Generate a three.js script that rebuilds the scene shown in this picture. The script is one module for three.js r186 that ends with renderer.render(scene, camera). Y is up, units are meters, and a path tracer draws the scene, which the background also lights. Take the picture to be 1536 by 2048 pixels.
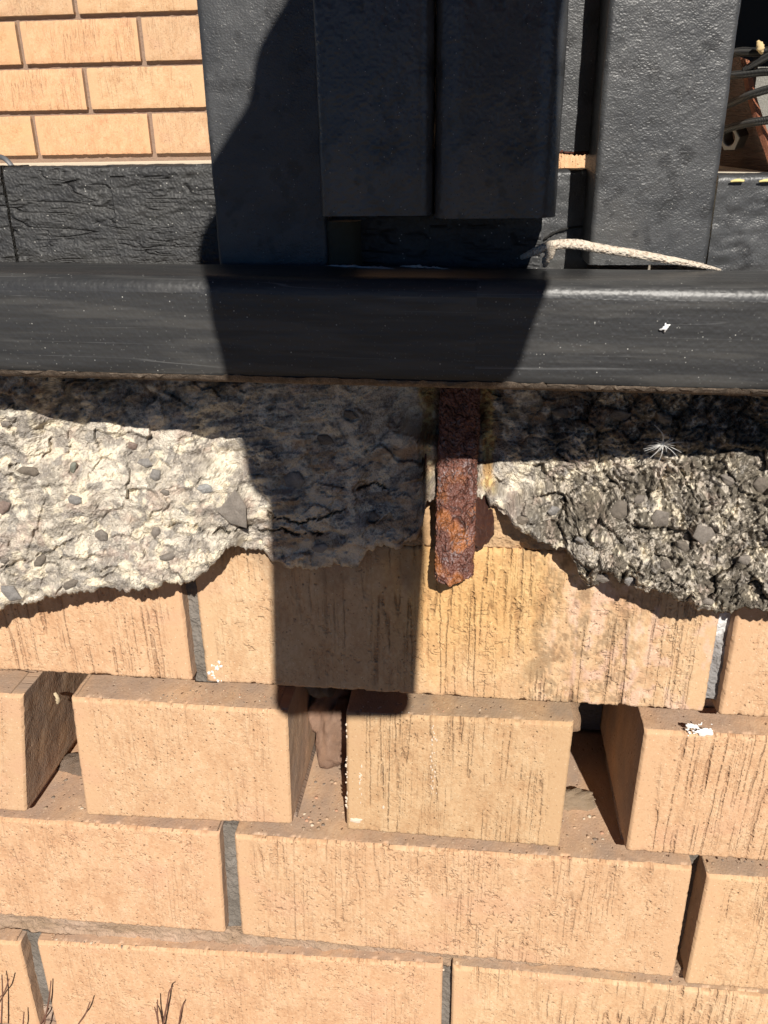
import * as THREE from 'three';
import { Sky } from 'three/addons/objects/Sky.js';
import { MarchingCubes } from 'three/addons/objects/MarchingCubes.js';
import { mergeGeometries, mergeVertices } from 'three/addons/utils/BufferGeometryUtils.js';

// ---------------------------------------------------------------- camera, sky, sun, exposure
const scene = new THREE.Scene();
const F = 1670.876, D2R = Math.PI / 180;                        // focal length in photo pixels (photo 1536 x 2048)
const camera = new THREE.PerspectiveCamera(2 * Math.atan(1024 / F) / D2R, 0.75, 0.004, 400);
const C = new THREE.Vector3(0, 0.23482, 0.32478);               // metres; y = 0 is the underside of the top brick course, z = 0 the brick face
camera.position.copy(C);
camera.rotation.order = 'YXZ';
camera.rotation.set(-23.3674 * D2R, 6.4471 * D2R, -0.8733 * D2R);
camera.updateMatrixWorld();
const RM = new THREE.Matrix4().makeRotationFromEuler(camera.rotation);
const ray = (px, py) => new THREE.Vector3((px - 768) / F, -(py - 1024) / F, -1).applyMatrix4(RM).normalize();
const SUN = ray(605, 1373);                                     // direction the sunlight travels (from the phone's own shadow)
const sky = new Sky();
sky.name = 'sky'; sky.scale.setScalar(300);
sky.userData = { kind: 'structure' };
sky.material.uniforms.sunPosition.value.copy(SUN).multiplyScalar(-1);
sky.material.uniforms.turbidity.value = 1.2;
sky.material.uniforms.rayleigh.value = 0.34;
sky.material.uniforms.mieCoefficient.value = 0.001;
sky.material.uniforms.cloudCoverage.value = 0;
scene.add(sky);
scene.environmentIntensity = 0.1;
const sun = new THREE.DirectionalLight(new THREE.Color(1, 0.945, 0.86), 4.9);
sun.name = 'sun';
sun.position.copy(SUN).multiplyScalar(-6).add(new THREE.Vector3(0, 0.1, 0));
sun.target.position.set(0, 0.1, 0);
sun.castShadow = true;
Object.assign(sun.shadow.camera, { left: -2, right: 2, top: 2, bottom: -2, near: 0.5, far: 20 });
sun.shadow.mapSize.set(4096, 4096);
scene.add(sun, sun.target);
const EXPOSURE = 1.26;

// ---------------------------------------------------------------- helpers: pixels to places
const onz = (px, py, z) => { const d = ray(px, py); return C.clone().addScaledVector(d, (z - C.z) / d.z); };
const ony = (px, py, y) => { const d = ray(px, py); return C.clone().addScaledVector(d, (y - C.y) / d.y); };
const camPt = (x, y, z) => new THREE.Vector3(x, y, z).multiplyScalar(0.001).applyMatrix4(RM).add(C);   // millimetres right, up, back of the lens
const toPx = (p) => { const v = p.clone().sub(C).applyMatrix4(RM.clone().transpose()); return [768 + F * v.x / -v.z, 1024 - F * v.y / -v.z]; };

// ---------------------------------------------------------------- noise
const hash = (x, y, s) => { let h = Math.imul(x | 0, 374761393) ^ Math.imul(y | 0, 668265263) ^ Math.imul(s | 0, 2147483647 - 58); h = Math.imul(h ^ (h >>> 13), 1274126177); h ^= h >>> 16; h = Math.imul(h, 2246822519); return ((h ^ (h >>> 15)) >>> 0) / 4294967296; };
const sm = (t) => t * t * (3 - 2 * t);
function vn(x, y, s = 0) {                                       // value noise, -1 to 1
  const xi = Math.floor(x), yi = Math.floor(y), u = sm(x - xi), v = sm(y - yi);
  const a = hash(xi, yi, s), b = hash(xi + 1, yi, s), c = hash(xi, yi + 1, s), d = hash(xi + 1, yi + 1, s);
  return 2 * (a + (b - a) * u + (c - a) * v + (a - b - c + d) * u * v) - 1;
}
const fbm = (x, y, o, s = 0) => { let r = 0, a = 0.5, t = 0; for (let i = 0; i < o; i++) { r += a * vn(x, y, s + i * 17); t += a; x = x * 2.03 + 7.3; y = y * 2.03 + 3.1; a *= 0.5; } return r / t; };
const clamp = (v, a = 0, b = 1) => v < a ? a : v > b ? b : v;
const sst = (a, b, v) => sm(clamp((v - a) / (b - a)));
const mix = (a, b, t) => a + (b - a) * t;
const mix3 = (a, b, t) => [a[0] + (b[0] - a[0]) * t, a[1] + (b[1] - a[1]) * t, a[2] + (b[2] - a[2]) * t];
const seg = (px, py, x0, y0, x1, y1) => { const dx = x1 - x0, dy = y1 - y0, t = clamp(((px - x0) * dx + (py - y0) * dy) / (dx * dx + dy * dy)); return Math.hypot(px - x0 - dx * t, py - y0 - dy * t); };
const pdist = (px, py, pts) => { let m = 1e9; for (let i = 1; i < pts.length; i++) m = Math.min(m, seg(px, py, ...pts[i - 1], ...pts[i])); return m; };
let rs = 12345; const rnd = (a = 0, b = 1) => { rs = (Math.imul(rs, 1664525) + 1013904223) >>> 0; return a + (b - a) * rs / 4294967296; };

// ---------------------------------------------------------------- textures (colours linear in, sRGB out)
const toS = (c) => 255 * clamp(c <= 0.0031308 ? 12.92 * c : 1.055 * Math.pow(c, 1 / 2.4) - 0.055);
function tex(w, h, fn, bump) {                                    // fn(i, j) -> [r, g, b] or a height 0..1
  const d = new Uint8Array(w * h * 4);
  for (let j = 0, k = 0; j < h; j++) for (let i = 0; i < w; i++, k += 4) {
    const c = fn(i, j);
    if (bump) d[k] = d[k + 1] = d[k + 2] = 255 * clamp(c); else { d[k] = toS(c[0]); d[k + 1] = toS(c[1]); d[k + 2] = toS(c[2]); }
    d[k + 3] = 255;
  }
  const t = new THREE.DataTexture(d, w, h, THREE.RGBAFormat);
  t.magFilter = THREE.LinearFilter; t.minFilter = THREE.LinearMipmapLinearFilter; t.generateMipmaps = true;
  t.wrapS = t.wrapT = THREE.RepeatWrapping; t.anisotropy = 8;
  if (!bump) t.colorSpace = THREE.SRGBColorSpace;
  t.needsUpdate = true;
  return t;
}
// Brick faces: six cells of 256 x 85 mm. Each cell has its own mix of wire-cut drag lines, tears and pits, with smooth ends.
const BW = 2048, BH = 1364, CW = 1024, CH = 341, MM = 0.25;
const brickH = new Float32Array(BW * BH), brickD = new Float32Array(BW * BH), brickC = new Float32Array(BW * BH);
const cellKind = [                                                // [drag lines, tears, pits, split in two half faces]
  [1.0, 0.5, 0.4, 0], [1.0, 0.8, 0.3, 0], [0.4, 0.3, 0.9, 1], [0.9, 0.35, 0.5, 1], [0.6, 1.0, 0.75, 0], [0.4, 0.8, 0.9, 0], [0, 0.12, 0.5, 0], [0, 0.12, 0.5, 0]];   // the last two are the cut and bedded sides
for (let j = 0; j < BH; j++) for (let i = 0; i < BW; i++) {
  const ci = i < CW ? 0 : 1, cj = Math.min(3, Math.floor(j / CH)), k = cellKind[cj * 2 + ci], s = 100 * (cj * 2 + ci + 1);
  const X = (i - ci * CW) * MM, Y = (j - cj * CH) * MM;
  const period = k[3] ? 128 : 256, xe = Math.min(X % period, period - (X % period));
  const edge = sst(7, 15, xe + 2.2 * vn(0, Y * 0.12, s + 2));
  const wx = X + 0.3 * vn(X * 0.2, Y * 0.2, s + 3) + 0.2 * vn(X * 0.9, Y * 1.4, s + 4);
  const gate = sst(-0.45, 0.15, fbm(X * 0.045, Y * 0.03, 2, s + 5));
  let l = 1 - clamp(Math.abs(vn(wx * 0.36, Y * 0.009, s + 6)) / 0.12);
  l *= sst(-0.8, -0.2, vn(X * 0.4, Y * 0.05, s + 7)) * sst(-1.0, -0.1, vn(X * 1.1, Y * 0.8, s + 31));
  let l2 = 1 - clamp(Math.abs(vn(wx * 0.85, Y * 0.008, s + 8)) / 0.2);
  l2 *= sst(-0.45, 0.2, vn(X * 0.14, Y * 0.03, s + 9)) * sst(-0.8, 0.1, vn(X * 1.3, Y * 0.9, s + 32));
  const lines = k[0] * edge * clamp(Math.max(l * gate, 0.55 * l2 * mix(0.4, 1, gate)));
  const tgate = sst(-0.35, 0.3, fbm(X * 0.06 + 9, Y * 0.06, 2, s + 10));
  let t = 1 - clamp(Math.abs(vn(X * 0.55 + 0.5 * vn(X * 0.3, Y * 0.5, s), Y * 0.62, s + 11) - 0.2) / 0.17);
  t *= sst(-0.1, 0.4, vn(X * 0.33, Y * 0.36, s + 12));
  const tears = k[1] * edge * t * tgate;
  let p = 0;
  for (let oy = -1; oy < 2; oy++) for (let ox = -1; ox < 2; ox++) {
    const gx = Math.floor(X / 2.6) + ox, gy = Math.floor(Y / 2.6) + oy;
    if (hash(gx, gy, s + 13) > 0.42 * k[2]) continue;
    const px = (gx + hash(gx, gy, s + 14)) * 2.6, py = (gy + hash(gx, gy, s + 15)) * 2.6, r = 0.2 + 0.6 * Math.pow(hash(gx, gy, s + 16), 3);
    p = Math.max(p, 1 - clamp((Math.hypot((X - px) * 1.3, Y - py) + 0.15 * vn(X * 2, Y * 2, s)) / r));
  }
  p = sst(0, 0.6, p) * mix(0.3, 1, edge);
  const q = j * BW + i, grain = vn(X * 2.3, Y * 2.1, s + 20);
  const plate = edge * 0.5 * fbm(X * 0.11, Y * 0.07, 3, s + 21);
  brickH[q] = -(0.9 * lines + 0.6 * tears + 0.55 * p) + 0.5 * plate + 0.07 * grain * mix(0.4, 1, edge);
  brickD[q] = clamp(0.78 * lines + 0.8 * tears + 0.85 * p + 0.3 * edge * sst(0.35, 0.75, vn(X * 1.5, Y * 1.2, s + 33)) * sst(-0.2, 0.4, fbm(X * 0.07, Y * 0.07, 2, s + 34)));
  brickC[q] = plate + (0.28 * fbm(X * 0.3, Y * 0.12, 3, s + 22) + 0.5 * fbm(X * 0.75, Y * 0.5, 2, s + 25)) * mix(0.25, 1, edge) + 0.2 * grain;
}
const brickMap = tex(BW, BH, (i, j) => {
  const q = j * BW + i, d = brickD[q], c = brickC[q], X = i * MM, Y = j * MM;
  let col = mix3([0.61, 0.392, 0.23], c > 0 ? [0.68, 0.47, 0.295] : [0.53, 0.315, 0.175], clamp(Math.abs(c) * 1.5));
  const pk = sst(0.15, 0.6, fbm(X * 0.03, Y * 0.05, 3, 61));
  col = mix3(col, [0.60, 0.35, 0.225], pk * 0.35);
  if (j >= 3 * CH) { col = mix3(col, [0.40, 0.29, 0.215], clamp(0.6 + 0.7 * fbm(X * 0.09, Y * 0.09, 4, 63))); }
  const sp = hash(Math.floor(i / 2), Math.floor(j / 2), 77);
  if (sp > 0.996) col = mix3(col, [0.8, 0.66, 0.48], 0.7); else if (sp < 0.006) col = mix3(col, [0.2, 0.11, 0.07], 0.6);
  return mix3(col, [0.25, 0.125, 0.065], d * 0.64);
});
const brickBump = tex(BW, BH, (i, j) => 0.8 + brickH[j * BW + i] * 0.5, true);   // 2 mm from black to white
const brickHeight = (u, v) => { const x = clamp(u * BW - 0.5, 0, BW - 2), y = clamp(v * BH - 0.5, 0, BH - 2), i = x | 0, j = y | 0, a = x - i, b = y - j, q = j * BW + i; return mix(mix(brickH[q], brickH[q + 1], a), mix(brickH[q + BW], brickH[q + BW + 1], a), b); };

// Black paint: brushed-on, lumpy, dusty
const PS = 1024, paintH = (x, y) => 0.35 * fbm(x * 0.4, y * 0.4, 2, 301) + 0.4 * vn(x * 2.0, y * 1.5, 305) * sst(-0.4, 0.3, vn(x * 0.5, y * 0.5, 306)) + 0.3 * vn(x * 3.7, y * 3.0, 307);   // mm in
const paintMap = tex(PS, PS, (i, j) => {
  const x = i / 8, y = j / 8; let c = [0.042, 0.0435, 0.046]; const f = fbm(x * 0.1, y * 0.1, 4, 310);
  c = mix3(c, [0.066, 0.067, 0.069], clamp(f + 0.35)); c = mix3(c, [0.085, 0.082, 0.078], 0.6 * sst(0.1, 0.5, fbm(x * 0.05 + 7, y * 0.03, 4, 312))); c = mix3(c, [0.022, 0.022, 0.023], 0.7 * sst(0.3, 0.5, fbm(x * 0.12 + 3, y * 0.12, 4, 314)));
  const sp = hash(i >> 1, j >> 1, 311); if (sp > 0.9985) c = [0.3, 0.29, 0.27]; else if (sp < 0.004) c = [0.016, 0.016, 0.017];
  return c;
});
const paintBump = tex(PS, PS, (i, j) => 0.5 + 0.5 * paintH(i / 8, j / 8), true);
// Rail paint: long horizontal drag marks and dust
const railMap = tex(2048, 512, (i, j) => {
  const x = i / 8, y = j / 8;                                     // 256 x 64 mm
  let c = mix3([0.025, 0.0255, 0.027], [0.040, 0.040, 0.0405], clamp(0.5 + 0.7 * fbm(x * 0.03, y * 0.5, 3, 321)));
  const l = 1 - clamp(Math.abs(vn(x * 0.008, y * 0.33 + 0.1 * vn(x * 0.03, 0, 9), 322)) / 0.03);
  c = mix3(c, [0.15, 0.15, 0.15], 0.75 * l * sst(-0.3, 0.4, vn(x * 0.05, y * 0.2, 323)));
  c = mix3(c, [0.068, 0.066, 0.063], 0.6 * sst(0.0, 0.5, fbm(x * 0.03 + 3, y * 0.35, 4, 324)));
  const g = hash(Math.floor(i / 3), Math.floor(j / 3), 325);
  if (g > 0.9985) c = mix3(c, [0.42, 0.41, 0.38], hash(i >> 3, j >> 3, 5)); else if (g > 0.985) c = mix3(c, [0.11, 0.11, 0.105], 0.6);
  return c;
});
const railBump = tex(1024, 256, (i, j) => { const x = i / 4, y = j / 4; return 0.5 + 0.22 * fbm(x * 0.05, y * 0.6, 3, 331) + 0.2 * fbm(x * 0.9, y * 0.9, 2, 332); }, true);
// Black-stained split timber with short cracks along the grain
const crackF = (x, y) => {
  const w = y + 1.2 * vn(x * 0.06, y * 0.12, 341);
  let c = 1 - clamp(Math.abs(vn(x * 0.045, w * 0.42, 342)) / 0.1);
  c *= sst(0.05, 0.5, vn(x * 0.07, y * 0.25, 343));
  let d = 1 - clamp(Math.abs(vn(x * 0.11, w * 0.9, 344)) / 0.14);
  return Math.max(c, 0.6 * d * sst(0.1, 0.5, vn(x * 0.12, y * 0.4, 345)));
};
const timberMap = tex(1024, 512, (i, j) => {
  const x = i / 5, y = j / 5, k = crackF(x, y);
  let c = mix3([0.032, 0.032, 0.033], [0.052, 0.051, 0.049], clamp(0.5 + 0.8 * fbm(x * 0.06, y * 0.25, 4, 350)));
  const g = hash(i >> 1, j >> 1, 351); if (g > 0.9975) c = [0.34, 0.33, 0.3];
  return mix3(c, [0.012, 0.011, 0.011], k * 0.75);
});
const timberBump = tex(1024, 512, (i, j) => { const x = i / 5, y = j / 5; return 0.65 - 0.5 * crackF(x, y) + 0.22 * fbm(x * 0.12, y * 0.4, 3, 352) + 0.08 * vn(x * 1.5, y * 1.7, 353); }, true);
// Rust scale
const rustK = (x, y) => { const u = x + 1.2 * vn(x * 0.4, y * 0.4, 360), v = y + 1.2 * vn(x * 0.4, y * 0.4, 359); return Math.max(1 - clamp(Math.abs(fbm(u * 0.24, v * 0.2, 2, 367)) / 0.07), 0.7 * (1 - clamp(Math.abs(fbm(u * 0.5, v * 0.45, 2, 368)) / 0.08))); };
const rustH = (x, y) => { const w = fbm(x * 0.2, y * 0.2, 3, 361), st = Math.floor((w + 1) * 4 + 0.8 * vn(x * 0.55, y * 0.55, 362)); return st / 8 - 0.5 + 0.35 * fbm(x * 0.8, y * 0.8, 3, 363) + 0.2 * vn(x * 2.2, y * 2.2, 369) - 0.45 * rustK(x, y); };
const rustMap = tex(512, 1024, (i, j) => {
  const x = i / 8, y = j / 8, h = rustH(x, y), o = sst(0.05, 0.4, fbm(x * 0.13 + 4, y * 0.13, 3, 364)) * sst(58, 84, y + 12 * vn(x * 0.1, y * 0.1, 3)), g = sst(0.05, 0.4, fbm(x * 0.3, y * 0.3, 3, 365)) * sst(-0.2, 0.5, vn(x * 1.7, y * 1.7, 358));
  let c = mix3([0.135, 0.050, 0.034], [0.21, 0.085, 0.06], clamp(0.5 + 0.9 * h));
  c = mix3(c, [0.42, 0.145, 0.035], o * 0.7);
  c = mix3(c, [0.26, 0.20, 0.20], g * 0.7);
  return mix3(c, [0.03, 0.012, 0.009], 0.85 * clamp(rustK(x, y) + (vn(x * 1.6, y * 1.6, 366) < -0.7 ? 0.6 : 0)));
});
const rustBump = tex(512, 1024, (i, j) => 0.5 + 0.5 * rustH(i / 8, j / 8), true);
// Mortar
const mortarH = (x, y) => 0.5 * fbm(x * 0.25, y * 0.25, 4, 371) + 0.4 * vn(x * 1.6, y * 1.5, 375);
const mortarMap = tex(512, 512, (i, j) => { const x = i / 4, y = j / 4; const v = 0.5 + 0.5 * mortarH(x, y); return [0.56 + 0.40 * v, 0.56 + 0.38 * v, 0.55 + 0.37 * v]; });
const mortarBump = tex(512, 512, (i, j) => 0.5 + 0.5 * mortarH(i / 4, j / 4), true);

// ---------------------------------------------------------------- materials
const std = (o) => new THREE.MeshStandardMaterial({ roughness: 0.9, ...o });
const rep = (t, w, h) => { const c = t.clone(); c.repeat.set(1 / w, 1 / h); c.needsUpdate = true; return c; };
const M = {
  brick: std({ map: brickMap, bumpMap: brickBump, bumpScale: 0.002, roughness: 0.95, vertexColors: true }),
  mortar: std({ map: rep(mortarMap, 0.128, 0.128), bumpMap: rep(mortarBump, 0.128, 0.128), bumpScale: 0.0012, roughness: 1, vertexColors: true }),
  paint: std({ map: rep(paintMap, 0.128, 0.128), bumpMap: rep(paintBump, 0.128, 0.128), bumpScale: 0.00022, roughness: 0.43 }),
  paintSmooth: std({ map: rep(paintMap, 0.128, 0.128), bumpMap: rep(paintBump, 0.3, 0.3), bumpScale: 0.0003, roughness: 0.33 }),
  rail: std({ map: rep(railMap, 0.256, 0.064), bumpMap: rep(railBump, 0.256, 0.064), bumpScale: 0.00025, roughness: 0.42 }),
  timber: std({ map: rep(timberMap, 0.2048, 0.1024), bumpMap: rep(timberBump, 0.2048, 0.1024), bumpScale: 0.002, roughness: 0.62 }),
  rust: std({ map: rep(rustMap, 0.064, 0.128), bumpMap: rep(rustBump, 0.064, 0.128), bumpScale: 0.0016, roughness: 0.5, vertexColors: true }),
};

// ---------------------------------------------------------------- scene helpers
const used = {};
const numbered = (n) => { used[n] = (used[n] ?? -1) + 1; return used[n] ? n + '_' + String(used[n]).padStart(3, '0') : n; };
function mesh(name, geo, mat, parent) { const m = new THREE.Mesh(geo, mat); m.name = name; m.castShadow = m.receiveShadow = true; (parent ?? scene).add(m); if (!parent) m.name = numbered(name); return m; }
function thing(name, label, category, at = [0, 0, 0], group) { const g = new THREE.Group(); g.name = numbered(name); g.position.set(...at); g.userData = { label, category }; if (group) g.userData.group = group; scene.add(g); return g; }
function tag(o, label, category, group) { o.userData = { label, category }; if (group) o.userData.group = group; return o; }
const struct = (o) => { o.userData = { kind: 'structure' }; return o; };
function geo(pos, idx, uv, col) {
  const g = new THREE.BufferGeometry();
  g.setAttribute('position', new THREE.BufferAttribute(new Float32Array(pos), 3));
  if (uv) g.setAttribute('uv', new THREE.BufferAttribute(new Float32Array(uv), 2));
  if (col) g.setAttribute('color', new THREE.BufferAttribute(new Float32Array(col), 3));
  g.setIndex(idx); g.computeVertexNormals();
  return g;
}
const rebase = (g, b) => { g.translate(-b[0], -b[1], -b[2]); return g; };
// a bar of any rounded profile run along an axis: at(s, a, b) gives the place of profile point (a, b) at length s
function rrect(w, h, r, n = 4) { const o = []; [[w / 2 - r, h / 2 - r, 0], [-w / 2 + r, h / 2 - r, 90], [-w / 2 + r, -h / 2 + r, 180], [w / 2 - r, -h / 2 + r, 270]].forEach(([x, y, a]) => { for (let i = 0; i <= n; i++) { const t = (a + 90 * i / n) * D2R; o.push([x + r * Math.cos(t), y + r * Math.sin(t)]); } }); return o; }
function densify(pts, step) { const o = []; for (let i = 0; i < pts.length; i++) { const a = pts[i], b = pts[(i + 1) % pts.length], n = Math.max(1, Math.round(Math.hypot(b[0] - a[0], b[1] - a[1]) / step)); for (let k = 0; k < n; k++) o.push([mix(a[0], b[0], k / n), mix(a[1], b[1], k / n)]); } return o; }
function prism(profile, s0, s1, n, at, opt = {}) {
  const P = opt.step ? densify(profile, opt.step) : profile, m = P.length, pos = [], idx = [], uv = [], col = [];
  const per = [0]; for (let i = 0; i < m; i++) { const a = P[i], b = P[(i + 1) % m]; per.push(per[i] + Math.hypot(b[0] - a[0], b[1] - a[1])); }
  for (let k = 0; k <= n; k++) for (let i = 0; i <= m; i++) {
    const s = mix(s0, s1, k / n), [a, b] = P[i % m], pa = P[(i + m - 1) % m], pb = P[(i + 1) % m];
    let nx = pb[1] - pa[1], ny = -(pb[0] - pa[0]); const nl = Math.hypot(nx, ny) || 1; nx /= nl; ny /= nl;
    const d = opt.disp ? opt.disp(s, per[i % m], a, b, nx, ny) : 0, v = at(s, a + nx * d, b + ny * d);
    pos.push(v.x, v.y, v.z); uv.push(s, per[i]); if (opt.col) col.push(...opt.col(s, a, b, v));
  }
  const w = m + 1;
  for (let k = 0; k < n; k++) for (let i = 0; i < m; i++) { const q = k * w + i; idx.push(q, q + 1, q + w, q + 1, q + w + 1, q + w); }
  for (const k of [0, n]) {
    const c = pos.length / 3; let x = 0, y = 0, z = 0;
    for (let i = 0; i < m; i++) { const q = (k * w + i) * 3; x += pos[q] / m; y += pos[q + 1] / m; z += pos[q + 2] / m; }
    const st = c; for (let i = 0; i < m; i++) { const q = (k * w + i) * 3; pos.push(pos[q], pos[q + 1], pos[q + 2]); uv.push(P[i][0], P[i][1]); if (opt.col) col.push(col[q], col[q + 1], col[q + 2]); }
    pos.push(x, y, z); uv.push(0, 0); if (opt.col) col.push(...col.slice(k * w * 3, k * w * 3 + 3));
    for (let i = 0; i < m; i++) { const a = st + i, b = st + (i + 1) % m; k ? idx.push(a, b, st + m) : idx.push(b, a, st + m); }
  }
  return geo(pos, idx, uv, opt.col ? col : null);
}
function taperTube(pts, radii, n, sides, rough = 0, seed = 1) {
  const c = new THREE.CatmullRomCurve3(pts.map((p) => p.isVector3 ? p : new THREE.Vector3(...p))), fr = c.computeFrenetFrames(n, false), pos = [], idx = [], uv = [];
  for (let k = 0; k <= n; k++) {
    const p = c.getPoint(k / n), t = k / n * (radii.length - 1), i = Math.min(radii.length - 2, Math.floor(t)), r = mix(radii[i], radii[i + 1], t - i);
    for (let j = 0; j <= sides; j++) { const a = j % sides / sides * 2 * Math.PI, rr = r * (1 + rough * vn(k * 0.6, (j % sides) * 1.3, seed)); const v = p.clone().addScaledVector(fr.normals[k], Math.cos(a) * rr).addScaledVector(fr.binormals[k], Math.sin(a) * rr); pos.push(v.x, v.y, v.z); uv.push(k / n, j / sides); }
  }
  const w = sides + 1;
  for (let k = 0; k < n; k++) for (let j = 0; j < sides; j++) { const q = k * w + j; idx.push(q, q + w, q + 1, q + 1, q + w, q + w + 1); }
  for (const k of [0, n]) { const p = c.getPoint(k / n), s = pos.length / 3; pos.push(p.x, p.y, p.z); uv.push(0, 0); for (let j = 0; j < sides; j++) { const a = k * w + j; k ? idx.push(a, s, a + 1) : idx.push(a, a + 1, s); } }
  return geo(pos, idx, uv);
}

// ---------------------------------------------------------------- ground and yard
{
  const g = new THREE.PlaneGeometry(120, 120, 1, 1).rotateX(-Math.PI / 2);
  const soil = tex(512, 512, (i, j) => { const v = 0.5 + 0.5 * fbm(i / 40, j / 40, 5, 401); return mix3([0.09, 0.065, 0.036], [0.19, 0.135, 0.075], v); });
  const t = soil.clone(); t.repeat.set(90, 90); t.needsUpdate = true;
  struct(mesh('ground', g.translate(0, -0.5, 59.88), std({ map: t, roughness: 1 })));
  const yard = new THREE.BoxGeometry(6, 0.06, 4); yard.translate(-0.4, 0.1925, -2.115);
  const pale = tex(256, 256, (i, j) => { const v = 0.5 + 0.5 * fbm(i / 14, j / 14, 4, 405); return mix3([0.68, 0.61, 0.48], [0.80, 0.73, 0.59], v); });
  struct(mesh('paved_yard', yard, std({ map: pale })));
}

// ---------------------------------------------------------------- the near brick wall
const A2STAIN = (p, c) => {                                         // rust, lime and dirt that ran down the brick under the bar
  const x = p.x * 1000, y = p.y * 1000, n = fbm(x * 0.08, y * 0.05, 4, 501), n2 = fbm(x * 0.16, y * 0.12, 4, 507), n3 = vn(x * 0.5, y * 0.04, 511);
  let k = clamp(sst(52, 14, Math.abs(x - 2) + 14 * n + 5 * n3) * sst(-20, 55, y + 20 * n));
  c = [c[0] * mix(1, 1.03, k), c[1] * mix(1, 0.95, k), c[2] * mix(1, 0.70, k)];
  k = sst(-0.15, 0.3, n2 + 0.45 * vn(x * 0.9, y * 0.6, 513) + 0.3 * vn(x * 2, y * 1.4, 515)) * sst(14, 34, x + 10 * n) * sst(100, 62, x + 14 * n2);
  c = [c[0] * mix(1, 0.62, k), c[1] * mix(1, 0.62, k), c[2] * mix(1, 0.62, k)];
  k = sst(0.1, 0.35, -n2 + 0.3 * n3) * sst(26, 48, x) * sst(60, 40, Math.abs(y - 40));
  c = [c[0] * mix(1, 1.06, k), c[1] * mix(1, 1.08, k), c[2] * mix(1, 1.28, k)];
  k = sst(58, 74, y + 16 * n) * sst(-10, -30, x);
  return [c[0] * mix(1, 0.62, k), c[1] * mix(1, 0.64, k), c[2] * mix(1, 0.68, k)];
};
const brickFaces = [];
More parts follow.
